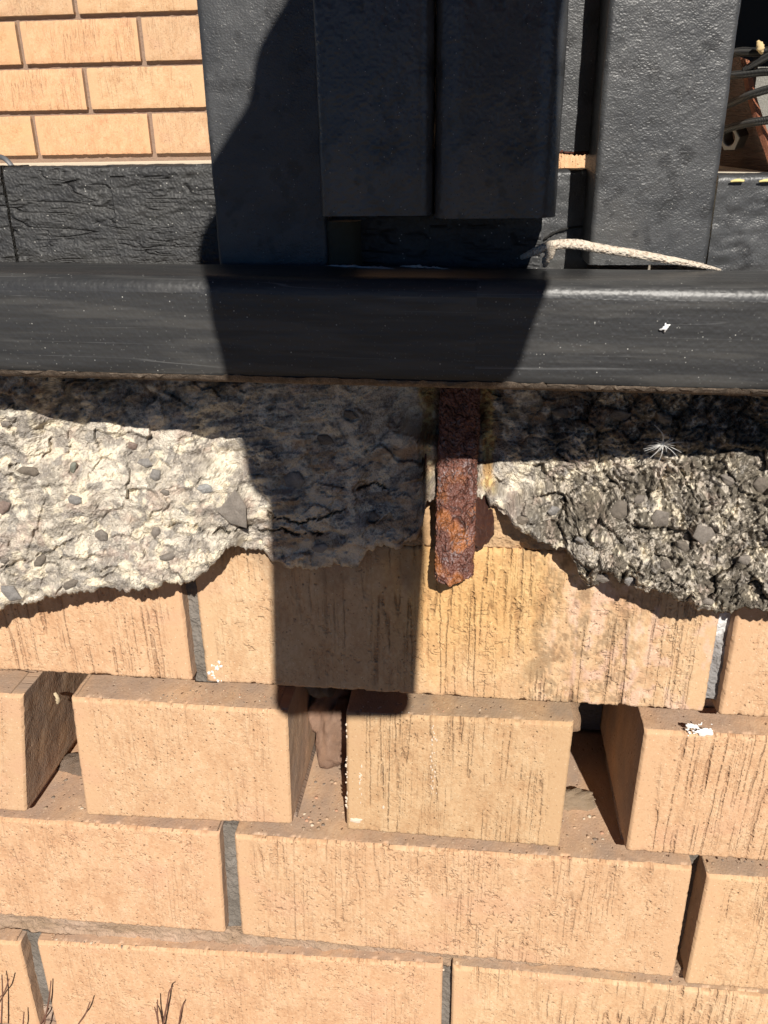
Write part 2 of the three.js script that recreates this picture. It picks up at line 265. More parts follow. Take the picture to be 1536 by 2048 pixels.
// corners in order top-left, top-right, bottom-right, bottom-left (metres, on the wall face); cell picks a face of the atlas
function brickGeo(q, depth, cell, win, step, tint, seed, stain, chips = 1) {
  const [tl, tr, br, bl] = q, W = tl.distanceTo(tr), H = tl.distanceTo(bl), nx = Math.max(2, Math.round(W / step)), ny = Math.max(2, Math.round(H / step));
  const u0 = ((cell % 2) * CW + 6 + win[0] * (CW - 12)) / BW, u1 = ((cell % 2) * CW + 6 + win[1] * (CW - 12)) / BW, v0 = (Math.floor(cell / 2) * CH + 5) / BH, v1 = (Math.floor(cell / 2) * CH + CH - 5) / BH;
  const pos = [], idx = [], uv = [], col = [], ideal = [], p = new THREE.Vector3(), a = new THREE.Vector3(), b = new THREE.Vector3(), z0 = (tl.z + br.z) / 2;
  const shade = (P) => { let c = [tint[0], tint[1], tint[2]]; return stain ? stain(P, c) : c; };
  const edgeN = (t, side) => 0.7 * fbm(t * 90, side * 7, 3, seed) + (fbm(t * 26, side * 5 + 3, 2, seed + 3) > 0.42 ? 1.1 : 0);
  for (let j = 0; j <= ny; j++) for (let i = 0; i <= nx; i++) {
    const s = i / nx, t = j / ny; a.lerpVectors(bl, br, s); b.lerpVectors(tl, tr, s); p.lerpVectors(a, b, t); ideal.push(p.x, p.y);
    const dl = s * W * 1000, dr = (1 - s) * W * 1000, db = t * H * 1000, dt = (1 - t) * H * 1000;
    const rl = 1.3 + 0.5 * chips * edgeN(t, 1), rr = 1.3 + 0.5 * chips * edgeN(t, 2), rb = 1.6 + 1.1 * chips * edgeN(s * W / H, 3), rt = 1.8 + 0.9 * chips * edgeN(s * W / H, 4);
    let drop = 0; for (const [d, r] of [[dl, rl], [dr, rr], [db, rb], [dt, rt]]) if (d < r) { const k = 1 - d / r; drop += r * (1 - Math.sqrt(Math.max(0, 1 - k * k))); }
    const u = mix(u0, u1, s), v = mix(v0, v1, t), h = step < 0.003 ? brickHeight(u, v) * 0.85 : 0;
    p.z += 0.001 * (h - Math.min(drop, 3.5) + 0.25 * fbm(s * W * 30, t * H * 30, 2, seed + 9));
    if (j === 0) p.y += 0.0012 * chips * Math.max(0, edgeN(s * W / H, 3)); if (j === ny) p.y -= 0.0008 * chips * Math.max(0, edgeN(s * W / H, 4));
    pos.push(p.x, p.y, p.z); uv.push(u, v); col.push(...shade(p));
  }
  const w = nx + 1;
  for (let j = 0; j < ny; j++) for (let i = 0; i < nx; i++) { const k = j * w + i; idx.push(k, k + 1, k + w, k + 1, k + w + 1, k + w); }
  // the four sides and the back
  const ring = []; for (let i = 0; i <= nx; i++) ring.push(i); for (let j = 1; j <= ny; j++) ring.push(j * w + nx); for (let i = nx - 1; i >= 0; i--) ring.push(ny * w + i); for (let j = ny - 1; j > 0; j--) ring.push(j * w);
  const L = ring.length, D = Math.max(5, Math.round(depth / Math.max(step * 2.5, 0.003))), st = pos.length / 3;
  let run = 0;
  for (let i = 0; i <= L; i++) {
    const k = ring[i % L] * 3; if (i) { const o = ring[i - 1] * 3; run += Math.hypot(pos[k] - pos[o], pos[k + 1] - pos[o + 1]); }
    for (let d = 0; d <= D; d++) {
      const back = depth * Math.pow(d / D, 1.6), zz = mix(pos[k + 2], z0, clamp(back / 0.004)) - back, f = clamp(back / 0.003), q2 = ring[i % L] * 2, ex = mix(pos[k], ideal[q2], f), ey = mix(pos[k + 1], ideal[q2 + 1], f), rg = d ? 0.0003 * fbm(run * 160, zz * 160, 3, seed + 30) : 0;
      const cx = pos[k] - (tl.x + br.x) / 2, cy = pos[k + 1] - (tl.y + br.y) / 2; const horiz = Math.abs(cx) / W > Math.abs(cy) / H;
      pos.push(ex + (horiz ? Math.sign(cx) * rg : 0), ey + (horiz ? 0 : Math.sign(cy) * rg), zz);
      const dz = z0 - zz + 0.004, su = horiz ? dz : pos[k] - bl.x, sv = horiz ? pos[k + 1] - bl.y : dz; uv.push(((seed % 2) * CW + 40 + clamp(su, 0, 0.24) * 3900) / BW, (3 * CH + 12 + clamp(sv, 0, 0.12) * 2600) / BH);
      col.push(...tint);
    }
  }
  const R = D + 1;
  for (let i = 0; i < L; i++) for (let d = 0; d < D; d++) { const k = st + i * R + d; idx.push(k, k + 1, k + R, k + 1, k + R + 1, k + R); }
  const c = pos.length / 3; pos.push((tl.x + br.x) / 2, (tl.y + br.y) / 2, z0 - depth); uv.push(u0, v0); col.push(...tint);
  for (let i = 0; i < L; i++) idx.push(st + i * R + D, c, st + (i + 1) * R + D);
  return geo(pos, idx, uv, col);
}
const wall = thing('brick_wall', 'salmon wire-cut brick wall under the crumbling concrete edge', 'brick wall');
const V = (x, y, z = 0) => new THREE.Vector3(x, y, z);
const Z = (px, py) => onz(px, py, 0);
{
  const T = (a = 1, b = 1, c = 1) => [a, b, c];
  const near = 0.0008;
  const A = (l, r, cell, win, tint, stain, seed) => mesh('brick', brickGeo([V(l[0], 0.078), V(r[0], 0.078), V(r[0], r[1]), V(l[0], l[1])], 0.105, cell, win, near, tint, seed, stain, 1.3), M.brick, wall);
  A([-0.362, 0.003], [-0.131, 0.0017], 0, [0, 1], T(1, 0.97, 0.96), null, 601);
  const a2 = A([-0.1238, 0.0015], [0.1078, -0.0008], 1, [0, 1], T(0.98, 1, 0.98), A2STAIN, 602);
  a2.userData.label = 'rust-stained and flaking brick under the corroded bar';
  A([0.1144, -0.0023], [0.345, -0.003], 0, [0, 1], T(0.98, 0.96, 0.95), null, 603);
  const Bk = (tl, tr, br, bl, cell, win, tint, seed, stain = null) => mesh('brick', brickGeo([tl, tr, br, bl], 0.1, cell, win, near, tint, seed, stain, 0.9), M.brick, wall);
  Bk(V(-0.331, -0.012), Z(44, 1392), Z(52, 1625), V(-0.341, -0.088), 2, [0, 0.5], T(0.95, 0.94, 0.93), 611);
  Bk(Z(140, 1397), Z(574, 1425), Z(583, 1650), Z(172, 1632), 2, [0.5, 1], T(0.97, 0.95, 0.93), 612);
  Bk(Z(692, 1428), Z(1148, 1448), Z(1118, 1697), Z(693, 1660), 3, [0, 0.5], T(0.88, 0.88, 0.82), 613);
  Bk(Z(1290, 1462), V(0.192, -0.0128), V(0.190, -0.0875), Z(1252, 1703), 3, [0.5, 1], T(0.98, 0.95, 0.93), 614);
  const Ck = (tl, tr, br, bl, cell, win, tint, seed) => mesh('brick', brickGeo([tl, tr, br, bl], 0.105, cell, win, near, tint, seed, null, 1), M.brick, wall);
  Ck(V(-0.357, -0.095), Z(437, 1668), Z(450, 1867), V(-0.360, -0.169), 5, [0, 1], T(1, 0.96, 0.95), 621);
  Ck(Z(468, 1672), Z(1386, 1737), Z(1347, 1957), Z(483, 1872), 4, [0, 1], T(0.97, 0.95, 0.93), 622);
  Ck(Z(1415, 1752), V(0.352, -0.0985), V(0.352, -0.176), Z(1370, 1968), 0, [0, 1], T(1, 0.99, 0.95), 623);
  Ck(V(-0.487, -0.191), Z(38, 1888), V(-0.258, -0.264), V(-0.487, -0.266), 4, [0, 1], T(1, 0.96, 0.93), 631);
  Ck(Z(72, 1885), Z(885, 1932), V(-0.0082, -0.2555), V(-0.2465, -0.262), 5, [0, 1], T(1, 0.96, 0.94), 632);
  Ck(Z(905, 1935), V(0.229, -0.182), V(0.229, -0.258), V(-0.0026, -0.2555), 1, [0, 1], T(1, 1, 0.97), 633);
  // courses beyond the picture, down to the ground
  const far = 0.008;
  const row = (y1, y0, x0, n, len, gap, skip0, skip1) => { for (let i = 0; i < n; i++) { const l = x0 + i * (len + gap), r = l + len; if (l > skip0 && l < skip1) continue; mesh('brick', brickGeo([V(l, y1), V(r, y1), V(r, y0), V(l, y0)], 0.105, Math.floor(rnd(0, 6)), len < 0.15 ? [0, 0.5] : [0, 1], far, T(rnd(0.9, 1.02), rnd(0.92, 1), rnd(0.9, 1)), 700 + i, null), M.brick, wall); } };
  row(0.078, 0.001, -1.084, 9, 0.231, 0.0095, -0.4, 0.2);
  row(-0.012, -0.087, -1.03, 15, 0.11, 0.029, -0.35, 0.18);
  row(-0.095, -0.171, -1.08, 9, 0.231, 0.0095, -0.37, 0.2);
  row(-0.182, -0.258, -0.97, 8, 0.231, 0.0095, -0.5, 0.1);
  for (let k = 0; k < 3; k++) row(-0.268 - k * 0.0805, -0.339 - k * 0.0805, -1.08 + (k % 2) * 0.12, 9, 0.231, 0.0095, 9, 9);
}
// mortar: recessed bed joints and upright joints
{
  const strip = (x0, x1, yt, yb, z, depth, colf, seed, step = 0.0015, rough = 1, zf = null) => {
    const nx = Math.max(3, Math.round((x1 - x0) / step)), ny = Math.max(3, Math.round((yt(0) - yb(0)) / step)), pos = [], idx = [], uv = [], col = [];
    for (let j = -1; j <= ny + 1; j++) for (let i = -1; i <= nx + 1; i++) {
      const s = clamp(i / nx), t = clamp(j / ny), x = mix(x0, x1, s), y = mix(yb(s), yt(s), t), out = i < 0 || j < 0 || i > nx || j > ny;
      const zz = out ? z - depth : z + rough * 0.001 * (1.2 * fbm(x * 120, y * 120, 3, seed) + 0.6 * vn(x * 600, y * 600, seed + 5)) + (zf ? zf(x, y) : 0);
      pos.push(x, y, zz); uv.push(x, y + (out ? depth : 0)); col.push(...colf(x, y));
    }
    const w = nx + 3;
    for (let j = 0; j < ny + 2; j++) for (let i = 0; i < nx + 2; i++) { const k = j * w + i; idx.push(k, k + 1, k + w, k + 1, k + w + 1, k + w); }
    return mesh('mortar', geo(pos, idx, uv, col), M.mortar, wall);
  };
  const lin = (a, b) => (s) => mix(a, b, s);
  const grey = (x, y) => { const n = fbm(x * 90, y * 40, 3, 71); return [0.22 + 0.06 * n, 0.195 + 0.06 * n, 0.17 + 0.06 * n]; };
  const pink = (x, y) => { const n = fbm(x * 60, y * 90, 3, 72); return [0.49 + 0.09 * n, 0.365 + 0.08 * n, 0.285 + 0.08 * n]; };
  const brown = (x, y) => { const n = fbm(x * 70, y * 140, 4, 73); return [0.44 + 0.13 * n, 0.31 + 0.1 * n, 0.215 + 0.09 * n]; };
  const white = (x, y) => { const n = sst(-0.1, 0.3, fbm(x * 160, y * 90, 3, 74)); return mix3([0.31, 0.30, 0.30], [0.84, 0.84, 0.85], n); };
  const ochre = (x, y) => { const n = fbm(x * 90, y * 90, 4, 75), k = sst(0.055, 0.02, Math.abs(x - 0.004)); return mix3([0.52 + 0.12 * n, 0.42 + 0.11 * n, 0.32 + 0.11 * n], [0.60 + 0.15 * n, 0.39 + 0.13 * n, 0.215 + 0.1 * n], k); };
  // bed joints: top of the wall (under the concrete), A-B, B-C, C-D, D-E ...
  strip(-0.36, 0.34, lin(0.112, 0.112), lin(0.0775, 0.0775), -0.0015, 0.05, ochre, 801, 0.001, 1.3, (x, y) => -0.024 * Math.pow(clamp((y - 0.094) / 0.018), 1.4) - 0.018 * sst(0.019, 0.009, Math.abs(x + 0.010)) * sst(0.080, 0.093, y));
  const bx = [[-0.33, -0.222], [-0.194, -0.087], [-0.0555, 0.0495], [0.0835, 0.19]];
  bx.forEach(([a, b], i) => { strip(a, b, lin(0.0035, -0.001), lin(-0.0125, -0.0128), -0.021, 0.06, brown, 802 + i, 0.002); strip(a - 0.001, i ? b - 0.001 : -0.236, lin(-0.083, -0.083), lin(-0.0965, -0.0975), -0.0165, 0.06, pink, 842 + i, 0.002); });
  [[-1.05, -0.35], [0.2, 1.05]].forEach(([a, b], i) => { strip(a, b, lin(0.0035, 0), lin(-0.0125, -0.0128), -0.0165, 0.06, pink, 862 + i, 0.006); strip(a, b, lin(-0.083, -0.083), lin(-0.0965, -0.0975), -0.0165, 0.06, pink, 872 + i, 0.006); });
  strip(-1.0, 1.0, lin(-0.166, -0.178), lin(-0.1905, -0.182), -0.0065, 0.06, brown, 804, 0.0015, 1.6);
  for (let k = 0; k < 4; k++) strip(-1.0, 1.0, lin(-0.2545 - k * 0.0805, -0.2545 - k * 0.0805), lin(-0.27 - k * 0.0805, -0.27 - k * 0.0805), -0.008, 0.06, pink, 805 + k, 0.006);
  // upright joints
  strip(-0.1325, -0.1225, lin(0.078, 0.078), lin(-0.004, -0.004), -0.0075, 0.05, grey, 811, 0.0008);
  strip(0.1065, 0.1155, lin(0.078, 0.078), lin(0.002, 0.002), -0.0065, 0.05, white, 812, 0.0008);
  strip(-0.1315, -0.117, lin(-0.0955, -0.0955), lin(-0.174, -0.174), -0.0085, 0.05, grey, 813, 0.0008);
  strip(0.1135, 0.1235, lin(-0.1, -0.1), lin(-0.176, -0.176), -0.016, 0.05, grey, 814, 0.0008);
  strip(-0.2595, -0.2445, lin(-0.19, -0.19), lin(-0.265, -0.265), -0.009, 0.05, grey, 815, 0.0008);
  strip(-0.0095, -0.0015, lin(-0.182, -0.182), lin(-0.26, -0.26), -0.006, 0.05, grey, 816, 0.0008);
  // rubble and mortar left inside the open gaps of the half-brick course
  const lump = (x, y, z, rx, ry, rz, c, seed) => {
    const g = new THREE.IcosahedronGeometry(1, 12), p = g.attributes.position, col = [];
    for (let i = 0; i < p.count; i++) { const a = p.getX(i), b = p.getY(i), d = p.getZ(i), k = 1 + 0.5 * fbm(a * 1.9 + d, b * 1.9 - d, 4, seed); p.setXYZ(i, x + a * k * rx, y + b * k * ry, z + d * k * rz); const n = 0.12 * fbm(a * 5, b * 5 + d * 5, 3, seed + 4); col.push((c[0] + n) * 0.55, (c[1] + n) * 0.55, (c[2] + n) * 0.55); }
    g.setAttribute('color', new THREE.Float32BufferAttribute(col, 3)); const m = mergeVertices(g); m.computeVertexNormals();
    const o = mesh('rubble', m, M.mortar, wall); return o;
  };
  lump(-0.074, -0.062, -0.062, 0.014, 0.026, 0.020, [1.15, 0.72, 0.5], 821);
  lump(-0.077, -0.024, -0.06, 0.012, 0.018, 0.022, [0.75, 0.66, 0.56], 822);
  lump(0.060, -0.093, -0.042, 0.013, 0.005, 0.007, [1.5, 1.12, 0.76], 823);
  lump(0.054, -0.050, -0.064, 0.010, 0.022, 0.012, [1.4, 0.92, 0.58], 824);
  lump(-0.222, -0.094, -0.046, 0.014, 0.006, 0.008, [0.85, 0.62, 0.46], 825);
  const core = new THREE.BoxGeometry(2.2, 0.685, 0.02); core.translate(0, -0.16, -0.116);
  core.setAttribute('color', new THREE.Float32BufferAttribute(new Array(core.attributes.position.count * 3).fill(0.2), 3));
  mesh('wall_core', core, M.mortar, wall);
}

// ---------------------------------------------------------------- the broken concrete edge above the bricks
const outline = [[-430, 1300], [-330, 1272], [-240, 1282], [-140, 1262], [-60, 1246], [0, 1218], [40, 1213], [85, 1201], [115, 1191], [160, 1186], [200, 1181], [222, 1178], [240, 1187], [262, 1184], [300, 1181], [330, 1171], [365, 1164], [400, 1151], [430, 1131], [445, 1111], [453, 1092], [462, 1087], [475, 1089], [500, 1098], [530, 1105], [545, 1118], [570, 1134], [620, 1137], [680, 1134], [718, 1126], [735, 1106], [760, 1096], [800, 1094], [832, 1080], [846, 1046], [852, 1004], [870, 1000], [935, 996], [962, 996], [973, 992], [979, 1013], [1014, 1034], [1028, 1056], [1073, 1080], [1104, 1093], [1132, 1099], [1150, 1126], [1160, 1156], [1174, 1172], [1196, 1168], [1212, 1152], [1225, 1154], [1248, 1173], [1287, 1181], [1327, 1190], [1358, 1206], [1405, 1219], [1444, 1225], [1498, 1214], [1536, 1221], [1620, 1226], [1700, 1232], [1790, 1222], [1870, 1240], [1960, 1236]];
const lowEdge = (px) => { for (let i = 1; i < outline.length; i++) if (px <= outline[i][0]) { const [a, b] = outline[i - 1], [c, d] = outline[i]; return mix(b, d, (px - a) / (c - a)); } return 1232; };
const zCtl = [[-140, 820, 38], [0, 825, 32.7], [161, 849, 23], [331, 867, 16.3], [464, 886, 8], [1006, 955, -7], [1050, 948, -7], [1100, 940, -6], [1180, 931, -3], [1268, 923, 2.5], [1390, 915, 9], [1502, 910, 14], [1650, 905, 17],
  [-140, 1240, 35], [0, 1200, 34], [120, 1180, 32], [240, 1175, 31], [350, 1160, 30], [430, 1120, 27], [450, 1085, 22], [470, 1010, 20], [508, 1000, 12], [505, 1080, 10],
  [560, 1120, 8], [650, 1125, 7], [720, 1112, 6], [800, 1080, 4], [840, 1035, 2], [600, 950, 6], [700, 900, 3], [800, 900, -2], [832, 985, 0], [846, 900, -8],
  [860, 850, -22], [912, 850, -28], [912, 950, -22], [912, 992, -14], [965, 900, -15], [968, 980, -3],
  [978, 992, 5], [1030, 1045, 13], [1100, 1085, 17], [1150, 1098, 19], [1170, 1160, 13], [1200, 1160, 15], [1228, 1148, 24], [1300, 1175, 28], [1400, 1208, 31], [1500, 1206, 31], [1650, 1220, 31], [1300, 1050, 16], [1450, 1060, 22], [1100, 1015, 5],
  [0, 760, 36], [300, 770, 13], [600, 780, 4], [1100, 800, -9], [1400, 810, 6], [1600, 800, 14], [100, 1000, 33], [300, 1000, 25], [400, 1000, 22]];
const cracks = [[[428, 1069], [456, 1059], [500, 1057], [537, 1055], [589, 1065], [640, 1068]], [[541, 1033], [573, 1035], [609, 1042], [644, 1036], [680, 1024], [703, 1017]], [[719, 978], [750, 962], [777, 978]],
  [[330, 1050], [365, 1046], [395, 1056], [428, 1069]], [[5, 1132], [60, 1118], [110, 1100], [150, 1075]], [[160, 1138], [200, 1146], [232, 1140]], [[1104, 950], [1112, 985], [1126, 1020], [1150, 1062], [1190, 1110]], [[1205, 935], [1235, 975], [1255, 1010]], [[1362, 938], [1385, 985], [1402, 1010]], [[1448, 945], [1490, 985], [1530, 1010]], [[1262, 1075], [1305, 1120], [1340, 1160], [1372, 1180]], [[85, 912], [98, 895], [105, 878]], [[20, 930], [42, 927], [44, 918]], [[975, 1010], [1010, 1030]], [[1230, 1015], [1260, 1045], [1300, 1068]]];
const zField = (px, py) => {
  let s = 0, w = 0; for (const [a, b, z] of zCtl) { const d = ((px - a) ** 2 + (py - b) ** 2) / 900 + 0.35, k = 1 / (d * d); s += z * k; w += k; }
  return s / w;
};
const STONES = [[12, 847, 26, 18, 0, 'g'], [57, 942, 56, 22, 0.1, 't'], [149, 999, 38, 26, 0.3, 'b'], [146, 936, 16, 26, 0.2, 'n'], [290, 926, 36, 22, 0.3, 'b'], [312, 950, 28, 26, 0.5, 'b'], [311, 1063, 30, 20, -0.8, 'g'], [202, 1071, 32, 24, 0.5, 'g'], [80, 1122, 36, 24, -0.5, 'k'], [10, 1120, 24, 16, 0, 'g'], [24, 1186, 56, 34, 0.3, 'b'], [141, 1168, 40, 20, -0.4, 'k'], [335, 1114, 44, 18, -0.2, 'g'], [6, 1015, 34, 30, -0.5, 'p'], [412, 978, 34, 22, 0.2, 'w'], [265, 892, 26, 18, 0.4, 'p'], [330, 985, 26, 16, 0.3, 'g'],
    [1237, 1021, 42, 46, 0.2, 'k'], [1319, 1037, 46, 36, -0.3, 'g'], [1409, 1068, 48, 42, 0.2, 'g'], [1455, 959, 34, 22, 0.4, 'g'], [1280, 998, 26, 22, 0, 'g'], [1045, 1041, 26, 22, 0, 't'], [1108, 1021, 26, 22, 0, 'b'], [1522, 970, 36, 36, 0, 'k'], [1260, 1162, 26, 20, 0, 'b'], [1204, 1157, 30, 26, 0.3, 'g'], [1366, 1091, 32, 24, 0.4, 'k'], [1416, 1203, 30, 16, 0.1, 'g'], [1160, 1080, 22, 14, 0.3, 'b'], [1330, 1130, 26, 20, 0.5, 'k'], [1490, 1120, 30, 22, 0.1, 'g'],
    [1327, 836, 44, 24, 0.5, 'k'], [1241, 830, 46, 26, 0, 'k'], [1123, 826, 40, 22, 0.2, 'k'], [590, 960, 46, 34, 0.2, 'b'], [650, 880, 34, 22, 0.3, 'k'], [640, 1095, 34, 22, 0, 'b'], [700, 830, 40, 24, 0.4, 'k'], [745, 1035, 28, 24, 0, 'g']];
const rightness = (px, py) => sst(990, 1130, px + 0.25 * (py - 1000));
// broken facets: jittered cells, each a small tilted plane
const facet = (x, y, size, s) => { let m = 1e9, m2 = 1e9, bx = 0, by = 0, hx = 0, hy = 0; const X = x / size, Y = y / size, xi = Math.floor(X), yi = Math.floor(Y); for (let j = -1; j < 2; j++) for (let i = -1; i < 2; i++) { const cx = xi + i + hash(xi + i, yi + j, s), cy = yi + j + hash(xi + i, yi + j, s + 1), d = (X - cx) ** 2 + (Y - cy) ** 2; if (d < m) { m2 = m; m = d; bx = X - cx; by = Y - cy; hx = hash(xi + i, yi + j, s + 2) - 0.5; hy = hash(xi + i, yi + j, s + 3) - 0.5; } else if (d < m2) m2 = d; } return [(bx * hx + by * hy) * size * 2 + 0.25 * size * (hx + hy), hx, hy, Math.sqrt(m2) - Math.sqrt(m)]; };
const warpX = (x, y) => x + 1.6 * fbm(x * 0.16, y * 0.16, 2, 51), warpY = (x, y) => y + 1.6 * fbm(x * 0.16 + 9, y * 0.16, 2, 53);
const stoneZ = (st) => { if (st.z === undefined) { const P = onz(st[0], st[1], 0.015), x = P.x * 1000, y = P.y * 1000; st.z = (zField(st[0], st[1]) + 1.5 * fbm(x * 0.11, y * 0.13, 3, 901) + 0.1) * 0.001; } return st.z; };
function concreteZ(px, py) {
  const P = onz(px, py, 0.015), x = P.x * 1000, y = P.y * 1000, r = rightness(px, py), e = sst(0, 14, lowEdge(px) - py);
  const lay = fbm(x * 0.07 + y * 0.03, y * 0.34 - x * 0.05, 3, 907), lm = sst(-140, -95, x) * sst(-60, -80, x);
  let h = 1.5 * fbm(x * 0.11, y * 0.13, 3, 901) + 0.55 * fbm(x * 0.5, y * 0.55, 3, 905) + 0.26 * vn(x * 1.5, y * 1.5, 909) + mix(0.7, 1.8, lm) * (Math.floor(lay * 5) / 5 + 0.3 * lay) - 1.1 * sst(0.55, 0.8, vn(x * 0.55, y * 0.6, 911));
  const u = warpX(x, y), v = warpY(x, y), f1 = facet(u, v, 11, 61), f2 = facet(u, v, 4.6, 71);
  h += mix(0.26, 0.55, r) * f1[0] + mix(0.13, 0.3, r) * f2[0] - mix(0.15, 0.9, r) * sst(0.1, 0.0, f2[3]) - r * 1.6 * sst(0.12, 0.0, f1[3]);
  const rid = 1 - Math.abs(fbm(x * 0.16 + y * 0.05, y * 0.15 - x * 0.05, 4, 913)) * 2.4;
  h += r * (-1.7 * sst(0.6, 0.98, rid) + 1.1 * fbm(x * 0.34, y * 0.34, 4, 917) + 0.6 * vn(x * 0.9, y * 1.0, 921) - 0.9 * sst(0.3, 0.7, vn(x * 0.7, y * 0.75, 923)));
  for (let k = 0; k < cracks.length; k++) { const d = pdist(px + 6 * vn(px * 0.05, py * 0.05, 31) + 3 * vn(px * 0.16, py * 0.16, 35), py + 6 * vn(px * 0.05, py * 0.05, 33) + 4 * vn(px * 0.14, py * 0.14, 37), cracks[k]), wd = (k < 3 ? 4.2 : 5) * (0.55 + 0.6 * vn(px * 0.045, k * 3.1, 41)); if (d < wd) h -= (k < 3 ? 6 : 3) * sst(wd, wd * 0.25, d); }
  let z = zField(px, py) + h * mix(0.45, 1, e);
  for (const st of STONES) { const dx = px - st[0], dy = py - st[1]; if (Math.abs(dx) > 40 || Math.abs(dy) > 40) continue; const c = Math.cos(st[4]), n = Math.sin(st[4]), q = Math.hypot((dx * c + dy * n) / st[2], (dy * c - dx * n) / st[3]) * 2; if (q < 1.1) z = mix(z, stoneZ(st) * 1000 - 0.7, sst(1.1, 0.8, q)); }
  return z * 0.001;
}
// colour of the concrete: one sheet over the whole edge, 0.56 x 0.16 m
const CX0 = -0.30, CXW = 0.56, CY0 = 0.035, CYH = 0.16, TW = 2048, TH = 585;
const pxGrid = (() => { const g = []; for (let j = 0; j <= 20; j++) for (let i = 0; i <= 60; i++) g.push(toPx(V(CX0 + CXW * i / 60, CY0 + CYH * j / 20, 0.016))); return (u, v) => { const x = u * 60, y = v * 20, i = Math.min(59, x | 0), j = Math.min(19, y | 0), a = x - i, b = y - j, q = j * 61 + i; return [0, 1].map((k) => mix(mix(g[q][k], g[q + 1][k], a), mix(g[q + 61][k], g[q + 62][k], a), b)); }; })();
const concMap = tex(TW, TH, (i, j) => {
  const u = i / TW, v = j / TH, x = (CX0 + CXW * u) * 1000, y = (CY0 + CYH * v) * 1000, [px, py] = pxGrid(u, v), r = rightness(px, py);
  let c = mix3([0.43, 0.38, 0.315], [0.53, 0.475, 0.40], clamp(0.5 + 0.9 * fbm(x * 0.09, y * 0.09, 3, 931)));
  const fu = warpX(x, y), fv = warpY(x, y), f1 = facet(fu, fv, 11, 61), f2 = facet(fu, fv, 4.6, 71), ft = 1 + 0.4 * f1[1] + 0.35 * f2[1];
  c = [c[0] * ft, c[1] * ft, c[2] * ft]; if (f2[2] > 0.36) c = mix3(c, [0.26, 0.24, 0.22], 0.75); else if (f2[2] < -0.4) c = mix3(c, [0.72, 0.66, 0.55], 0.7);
  c = mix3(c, [0.43, 0.31, 0.25], 0.5 * sst(0.1, 0.5, fbm(x * 0.12 + 5, y * 0.12, 3, 935)));
  c = mix3(c, [0.27, 0.24, 0.21], 0.9 * sst(0.02, 0.4, fbm(x * 0.16, y * 0.2, 4, 939)));
  c = mix3(c, [0.74, 0.65, 0.50], 0.9 * sst(0.12, 0.42, fbm(x * 0.22 + 50, y * 0.24, 3, 943)));
  c = mix3(c, [0.78, 0.70, 0.56], 0.85 * sst(34, 10, Math.hypot((px - 438) * 0.9, py - 945) + 22 * fbm(x * 0.2, y * 0.2, 3, 945)));
  const g1 = vn(x * 1.5, y * 1.5, 947), g2 = vn(x * 3.1, y * 3.1, 951);
  const sp = g1 * 0.6 + g2 * 0.6;
  c = sp > 0.22 ? mix3(c, [0.74, 0.66, 0.54], 0.5 * sst(0.2, 0.6, sp)) : mix3(c, [0.17, 0.135, 0.10], 0.55 * sst(-0.25, -0.65, sp));
  // black lichen and grime on the right-hand part
  const m = r * sst(-0.2, 0.2, 0.6 * fbm(x * 0.13, y * 0.15, 4, 955) + 0.55 * vn(x * 0.9, y * 1.0, 959) + 0.35 * vn(x * 2, y * 2.1, 960) + 0.12 * sst(1250, 1450, px));
  c = mix3(c, [0.085, 0.07, 0.05], 0.86 * m);
  // dark brown stain just under the rail, with shade mixed into its colour
  const stainShade = sst(0, 60, (px < 840 ? mix(845, 815, clamp((px - 250) / 350)) : mix(980, 930, clamp((px - 960) / 400))) - py + 40 * fbm(x * 0.1, y * 0.12, 4, 963));
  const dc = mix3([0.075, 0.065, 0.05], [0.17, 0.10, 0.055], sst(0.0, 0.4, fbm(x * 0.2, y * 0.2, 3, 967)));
  c = mix3(c, dc, mix(0.8, 0.45, sst(440, 520, px) * sst(850, 800, px)) * stainShade * sst(-0.5, 0.25, fbm(x * 0.3, y * 0.3, 3, 971)));
  // pale lime-rich and tan patches, colour that also brightens the shaded middle part
  const md = sst(490, 560, px) * sst(850, 790, px) * sst(840, 900, py);
  c = mix3(c, [0.72, 0.62, 0.48], 0.75 * md * sst(-0.1, 0.3, fbm(x * 0.11 + 31, y * 0.13, 4, 975)));
  c = mix3(c, [0.36, 0.23, 0.13], 0.6 * md * sst(0.1, 0.4, fbm(x * 0.13 + 71, y * 0.2, 4, 977)));
  // rust and yellow scale on both sides of the bar
  const n = fbm(x * 0.35, y * 0.2, 4, 979);
  const yb = Math.max(sst(26, 6, Math.abs(px - 845) + 14 * n) * sst(1060, 900, py), sst(24, 8, Math.abs(px - 976) + 12 * n) * sst(1024, 1000, py));
  c = mix3(c, mix3([0.42, 0.24, 0.08], [0.66, 0.50, 0.20], sst(-0.1, 0.4, vn(x * 0.8, y * 0.7, 983))), 0.85 * yb);
  const rb = sst(75, 30, Math.abs(px - 910) + 22 * n) * sst(1010, 960, py);
  c = mix3(c, [0.13, 0.07, 0.04], 0.85 * rb);
  const rd = sst(40, 10, Math.abs(px - 820) + 20 * n) * sst(860, 960, py);
  return mix3(c, [0.30, 0.17, 0.09], 0.45 * rd);
});
const concBump = tex(1024, 512, (i, j) => { const x = i / 8, y = j / 8; return 0.5 + 0.3 * fbm(x * 0.8, y * 0.8, 3, 987) + 0.25 * vn(x * 3, y * 3, 991); }, true);
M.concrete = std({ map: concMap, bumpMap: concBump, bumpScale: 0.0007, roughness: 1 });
concBump.repeat.set(CXW / 0.128, CYH / 0.064);
const coping = thing('concrete_edge', 'spalled concrete edge with exposed aggregate between black rail and bricks', 'concrete edge');
